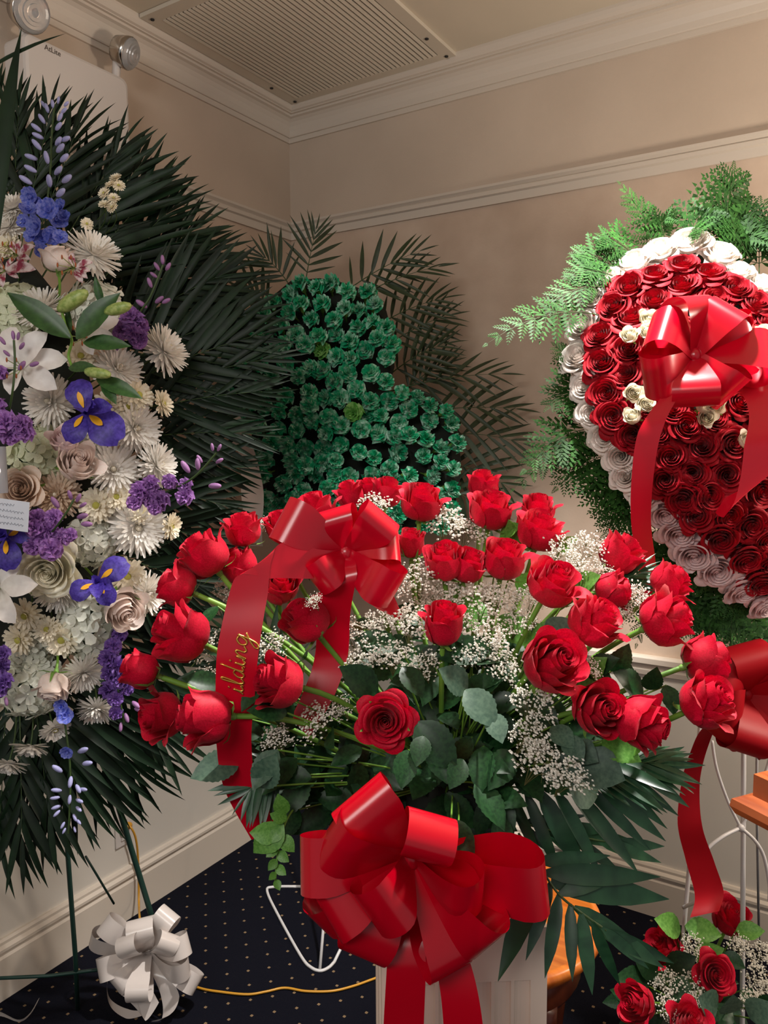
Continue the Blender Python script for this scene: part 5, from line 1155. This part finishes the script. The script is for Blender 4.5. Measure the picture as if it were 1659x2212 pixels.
stock([(225, 1370, .05), (245, 1430, .0), (255, 1490, -.01), (268, 1560, 0)], 'dark purple stock spike hanging beside the leftmost red rosebud', M_dpurple, [(245, 1395, 20), (232, 1420, 22), (255, 1440, 22), (235, 1455, 20), (260, 1470, 18), (232, 1490, 22), (250, 1510, 18), (275, 1490, 14), (258, 1370, 18), (250, 1540, 16)], [(285, 1515, 11, .8, -.5), (270, 1540, 10, .4, -.8), (290, 1530, 9, .8, -.2), (262, 1560, 9, 0, -1)], 1.66)
stock([(-15, 1440, .03), (5, 1470, 0), (10, 1500, 0)], 'dark purple stock at the lower left edge', M_dpurple, [(2, 1440, 20), (8, 1470, 20), (-5, 1490, 20), (5, 1410, 18)], [(12, 1505, 9, .3, -.9)], 1.58)
# delphinium
def delph(path, lab, d, fl_, buds):
    pts = [P(x, y, d) for x, y in path]; o_ = pts[0]; t = thing('delphinium_spike', lab, 'delphinium', o_, None, 'blue delphinium spikes of the white spray')
    ob('stem', mesh('stem', *tube([p-o_ for p in spline(pts, 6)], .0022, 6, cap=False), M_rachis), t)
    for (x, y, r) in fl_: ob('floret', cached('delph_floret', M_delph, cup5_fn), t, TRS(P(x, y, d-.01+U(-.02, .02))-o_, zrot(D(U(-.5, .5), U(-.3, .4), .9), U(0, 6)), r*d/FPX))
    for (x, y, r, dx_, dy_) in buds: ob('bud', cached('delph_bud', M_delphb, bud_fn), t, TRS(P(x, y, d)-o_, zrot(D(dx_, dy_, .35)), r*d/FPX*1.15))
dfl = [(68, 425, 22), (80, 445, 24), (105, 455, 26), (132, 450, 20), (125, 480, 24), (82, 490, 26), (60, 455, 20), (112, 510, 22), (140, 470, 16), (95, 520, 22), (70, 510, 18), (55, 480, 18), (130, 515, 18), (90, 545, 18)]
dbd = [(108, 405, 13, .1, .3), (122, 425, 13, .6, .3), (70, 398, 13, -.7, .4), (134, 395, 13, .8, .4), (80, 372, 12, -.7, .3), (118, 378, 12, .6, .4), (104, 355, 12, 0, .5), (130, 350, 12, .7, .4), (82, 345, 12, -.8, .2), (90, 325, 12, -.5, .6), (122, 330, 12, .7, .5), (132, 305, 11, .9, .2), (95, 300, 11, -.8, .3), (120, 315, 11, .5, .4), (90, 285, 11, -.7, .5), (120, 282, 10, .7, .6), (98, 268, 10, -.5, .8), (125, 262, 9, .6, .7), (105, 245, 9, -.2, .9), (132, 245, 8, .8, .5), (115, 235, 8, 0, 1), (100, 235, 8, -.5, .8), (138, 230, 7, .8, .5), (125, 225, 7, .3, .9)]
delph([(100, 560), (98, 480), (108, 380), (112, 290), (118, 225)], 'tall blue delphinium spike with pale buds at the top of the spray', 1.64, dfl, dbd)
db2 = [(168, 1625, 13, .9, .4), (135, 1668, 12, -.6, .6), (178, 1650, 12, .9, .2), (154, 1676, 11, .0, -.8), (134, 1708, 10, -.8, .2), (164, 1694, 10, .5, -.6), (172, 1704, 9, .9, .0), (130, 1722, 9, -.8, .0), (152, 1716, 9, 0, -.9), (164, 1726, 9, .8, -.2), (132, 1740, 9, -.8, -.2), (164, 1742, 8, .7, -.4), (130, 1750, 8, -.6, -.6), (158, 1758, 8, .5, -.7), (165, 1770, 7, .7, -.5), (140, 1775, 7, -.4, -.8), (160, 1785, 6, .4, -.9), (142, 1788, 6, -.4, -.9)]
delph([(140, 1560), (150, 1640), (152, 1700), (148, 1800)], 'pale blue delphinium hanging down at the bottom of the spray', 1.66, [(142, 1545, 20), (135, 1525, 18), (146, 1622, 16)], db2)
# lilies
def lily(x, y, d, tips, lab, w=.2, m_=None):
    o_ = P(x, y, d); t = thing('lily', lab, 'lily', o_, None, None)
    me = cached('lily_petal', m_ or M_lily, broad_fn(w, [(0, 0, 0), (.3, .3, .10), (.6, .62, .14), (.85, .88, .06), (1, 1.0, -.06)], .04, cup=.35, wave=.02))
    for (tx, ty, z) in tips:
        dv = P(tx, ty, d-z)-o_; ob('petal', me, t, TRS((0, 0, 0), xyz(dv, D(0, .1, 1)), dv.length))
    v, f = [], []; an = [], []
    for k in range(6):
        e_ = D(.018*math.cos(k*1.05)+.005, .018*math.sin(k*1.05)-.01, .055); tube([Vector((0, 0, 0)), e_*.6, e_], .0009, 4, v, f, False); ellipsoid(.002, .002, .005, tuple(e_), 5, 4, *an)
    ob('stamens', mesh('stamens', v, f, M_lilybud), t); ob('anthers', mesh('anthers', *an, M_anther), t)
    return t
lily(48, 795, 1.54, [(143, 775, .0), (98, 718, .02), (20, 705, .0), (-40, 760, .02), (20, 850, .03), (120, 838, .02)], 'large white lily at the left edge of the spray', .27)
lily(0, 1270, 1.54, [(78, 1262, .02), (30, 1345, .03), (-60, 1330, .02), (-50, 1210, .02), (40, 1215, .0), (-80, 1270, .0)], 'white lily cut by the left edge below the blue iris', .22)
lily(185, 728, 1.60, [(255, 688, .0), (248, 735, .02), (170, 690, .0), (200, 765, .02)], 'half hidden white lily with an orange throat under lily leaves', .2)
for (x, y, tips, lab) in ((38, 552, [(75, 530, 0), (25, 520, 0), (55, 580, .01), (20, 570, .01), (65, 560, .01), (45, 520, 0)], 'upper left striped alstroemeria with maroon streaks'), (12, 585, [(-10, 555, 0), (40, 600, 0), (75, 580, .01), (30, 560, 0), (5, 620, .01), (-20, 590, 0)], 'lower left striped alstroemeria with maroon streaks'), (162, 580, [(200, 565, 0), (188, 600, .01), (155, 545, 0), (178, 610, .01), (170, 605, 0), (195, 585, 0)], 'striped alstroemeria right of the pale rosebud')):
    lily(x, y, 1.60, tips, lab, .2, M_alst)
# lily leaves and buds
lb = P(155, 735, 1.52); t = thing('lily_stalk', 'lily stalk with green buds and long leaves over the white flowers', 'lily', lb)
ob('stem', mesh('stem', *tube([p-lb for p in spline([P(130, 650, 1.50), P(140, 700, 1.50), P(155, 735, 1.52), P(148, 770, 1.54), P(160, 800, 1.53)], 5)], .0028, 6, cap=False), M_stem), t)
for (x, y, tx, ty, d, w_) in ((152, 730, 12, 625, 1.50, .16), (165, 732, 252, 628, 1.49, .2), (222, 662, 203, 596, 1.49, .14), (180, 740, 278, 742, 1.50, .18), (150, 725, 145, 665, 1.52, .16), (208, 818, 304, 855, 1.50, .16), (148, 795, 205, 790, 1.50, .2), (222, 822, 250, 870, 1.5, .2)):
    a, b_ = P(x, y, d), P(tx, ty, d-.02); ob('leaf', cached('lily_leaf_%d' % int(w_*100), M_lilyleaf, leaf_fn(w_, 0, .08, .10)), t, TRS(a-lb, xyz(b_-a, D(U(-.2, .2), .4, 1)), (b_-a).length))
for (x, y, tx, ty, d) in ((124, 672, 190, 628, 1.48), (225, 676, 284, 658, 1.48), (182, 802, 240, 810, 1.48)):
    a, b_ = P(x, y, d), P(tx, ty, d-.015); l = (b_-a).length; ob('bud', cached('lily_bud', M_lilybud, lambda: ellipsoid(.2, .2, .5, (0, 0, .5), 6, 7)), t, TRS(a-lb, zrot(b_-a), l))
# small asters
AG = 'small white asters above the spray'
for k, (x, y) in enumerate(((248, 380), (256, 398), (236, 395), (245, 425), (222, 415), (225, 438), (240, 445), (188, 482))):
    mum(x, y, 14, D(U(-.5, .5), U(.1, .8), .7), ('small white aster, %s from the top of its cluster beside the delphinium' % ORD[k]) if k < 7 else 'small white aster alone just above the top spider mum', M_mumc, True, 1.66, AG)
# sympathy card and clear sleeve
cb = P(-10, 1140, 1.47); t = thing('sympathy_card', 'white card with handwriting at the left edge of the spray', 'card', cb)
cr_ = Matrix(((RT.x, UP.x, -FW.x), (RT.y, UP.y, -FW.y), (RT.z, UP.z, -FW.z))) @ Matrix.Rotation(math.radians(-8), 3, 'Z') @ Matrix.Rotation(math.radians(10), 3, 'X')
v, f = [], []; box(v, f, (-.05, 0, -.0006), (.062, .058, 0)); ob('paper', mesh('paper', v, f, M_card, False), t, TRS((0, 0, 0), cr_))
v, f = [], []
for j in range(4):
    tube([Vector((-.045+q*.0016, .048-j*.012+.0018*math.sin(q*1.7+j)+.0012*math.sin(q*3.1), .0006)) for q in range(62 if j else 50)], .0003, 3, v, f, False)
ob('handwriting', mesh('handwriting', v, f, M_ink), t, TRS((0, 0, 0), cr_))
cb = P(-12, 1065, 1.49); t = thing('card_holder', 'clear plastic card holder tube at the left edge', 'card holder', cb)
ob('tube', mesh('tube', *lathe([(.024, 0), (.0245, .001), (.0245, .088), (.0235, .089), (.0235, .002)], 20), M_sleeve), t)

# ---------------------------------------------------------------- white bow near the floor
K5 = P(322, 2055, 2.06); q_ = 2.06
loops = auto_loops(K5, [(140, 118, 25, 42, 15, 24), (163, 128, 10, 40, -20, 22), (190, 96, 45, 46, 20, 24), (96, 82, 40, 56, 10, 26), (62, 108, 20, 46, -15, 24), (42, 84, 60, 44, 25, 22), (22, 100, 40, 44, -10, 24), (-4, 96, 60, 44, 15, 24), (-26, 126, 30, 42, -20, 24), (-88, 52, 88, 48, 0, 24), (118, 64, 70, 44, -10, 22), (-140, 74, 50, 44, 10, 24)], 2.06*k_)
def tl(pts_, ws_): return ([P(x, y, d) for x, y, d in pts_], [D(*w)*(2.05*k_) for w in ws_])
tails = [tl([(322, 2055, 2.06), (295, 2100, 2.02), (275, 2145, 2.00), (300, 2180, 1.99), (335, 2150, 2.0)], [(16, 10, 0), (36, 22, 0), (44, -4, 8), (30, -44, 8), (16, -30, 0)]),
         tl([(322, 2055, 2.06), (350, 2110, 2.02), (368, 2155, 2.01), (360, 2195, 2.0), (328, 2206, 2.0)], [(16, -6, 0), (40, -8, 0), (40, 10, 8), (24, 20, 12), (8, 6, 8)]),
         tl([(300, 2075, 2.06), (250, 2085, 2.05), (232, 2120, 2.04), (238, 2165, 2.03), (275, 2190, 2.02), (312, 2188, 2.02)], [(4, 14, 0), (8, 12, 10), (6, 0, 20), (8, -4, 20), (2, -10, 16), (0, -4, 8)])]
bow('ribbon_bow', K5, 'white satin bow low on the green easel above the dotted carpet', None, M_wsatin, loops, tails, .04, .012)
wb = onZ(10, 2230, 0.03); t = thing('satin_ribbon', 'white ribbon end lying on the carpet at the lower left corner', 'ribbon', wb)
pp = spline([P(-40, 2190, 1.9), P(0, 2190, 1.88), P(40, 2205, 1.86), P(65, 2190, 1.87), P(84, 2158, 1.9)], 6)
ob('strip', ribbon_mesh('strip', pp, [D(4, 26-i*.9, 16)*(1.9*k_) for i in range(len(pp))], M_wsatin, 4, .05, wb), t)

# ================================================================ LOW BOUQUET AT THE LOWER RIGHT
lc = onZ(1530, 2420, 0.0); LB = Vector((lc.x, lc.y, 0)); LB = LB + FH*.12
lpz = thing('low_flower_bowl', 'dark bowl under the low rose arrangement at the lower right', 'bowl', LB)
ob('bowl', mesh('bowl', *lathe([(.07, 0), (.08, .01), (.12, .10), (.13, .15), (.12, .15), (.10, .12)], 24), M_pot), lpz)
LT = LB+Vector((0, 0, .16)); LG = 'red roses of the low arrangement'
for (x, y, w, dx_, dy_, dz_, d, op, lab) in ((1432, 2048, 74, -.5, .6, .3, 1.66, .6, 'flat opened red rose under the long palm leaf'), (1545, 2106, 76, .1, .45, .9, 1.5, .5, 'dark centred red rose left of the white easel leg'), (1374, 2166, 74, -.75, .35, .5, 1.44, .1, 'red rosebud lying left at the low arrangement edge'), (1578, 1982, 72, .1, .85, .4, 1.78, .2, 'dark red rose behind the easel leg below the ribbon end'), (1492, 2212, 78, .1, .8, .5, 1.42, .4, 'red rose cut off by the bottom edge of the picture')):
    rose(P(x, y, d), D(dx_, dy_, dz_), w/2*d/FPX, 'low arrangement: '+lab, LG, M_red, 'tea' if y != 2106 else 'open', op, LT+D(U(-.04, .04), 0, U(-.03, .03)), leaves=2)
for (x, y, r, d, lab) in ((1500, 2045, 34, 1.62, 'upper left one'), (1440, 2125, 42, 1.5, 'beside the left rosebud'), (1490, 2130, 44, 1.5, 'left of the dark centred rose'), (1445, 2180, 40, 1.46, 'lower left one'), (1500, 2180, 34, 1.46, 'under the dark centred rose'), (1600, 2050, 36, 1.66, 'behind the easel leg'), (1645, 2060, 34, 1.66, 'upper right one'), (1635, 2110, 36, 1.58, 'right of the easel leg'), (1625, 2165, 38, 1.5, 'lower right one'), (1655, 2140, 30, 1.54, 'at the right edge')):
    gypsophila(P(x, y, d), D(U(-.3, .3), .8, .6), r*d/FPX*1.15, 'baby breath of the low arrangement, '+lab, 'baby breath of the low arrangement')
leafset('light green leaves at the top of the low arrangement', M_leafb, [(1470, 2010, 1.66, 1425, 1985), (1480, 2000, 1.66, 1560, 2020), (1500, 2070, 1.62, 1560, 2050), (1590, 2010, 1.7, 1650, 2010)], .34, .03, base=LT)
leafset('dark leaves round the left rosebud of the low arrangement', M_leaf, [(1400, 2130, 1.52, 1340, 2110), (1420, 2100, 1.54, 1380, 2070), (1390, 2200, 1.46, 1345, 2212), (1440, 2090, 1.54, 1500, 2070), (1480, 2110, 1.5, 1460, 2160)], .36, .03, base=LT)
leafset('mid green leaves at the right of the low arrangement', M_leaf, [(1560, 2160, 1.5, 1600, 2190), (1600, 2140, 1.55, 1659, 2190), (1560, 2060, 1.62, 1610, 2090), (1580, 2180, 1.48, 1540, 2212), (1640, 2180, 1.48, 1680, 2160), (1530, 2170, 1.48, 1500, 2212)], .36, .03, base=LT)
leafset('round grey green leaves low in the low arrangement', M_leafg, [(1570, 2190, 1.46, 1590, 2160), (1620, 2200, 1.46, 1660, 2170), (1550, 2180, 1.46, 1520, 2160)], .45, 0, base=LT)
for i in range(7):
    c0 = LT+D(U(-.14, .14), U(.02, .12), U(-.1, .1)); tips = [(c0+D(U(-.05, .05), U(-.04, .04), U(-.03, .03)), DN(U(-1, 1), U(-.3, .6), U(-.2, .7)), U(.05, .075)) for k in range(5)]
    sprig(LT, tips, 'dark leaf sprig filling the low arrangement', M_leaf, group='dark leaf sprigs of the low arrangement')
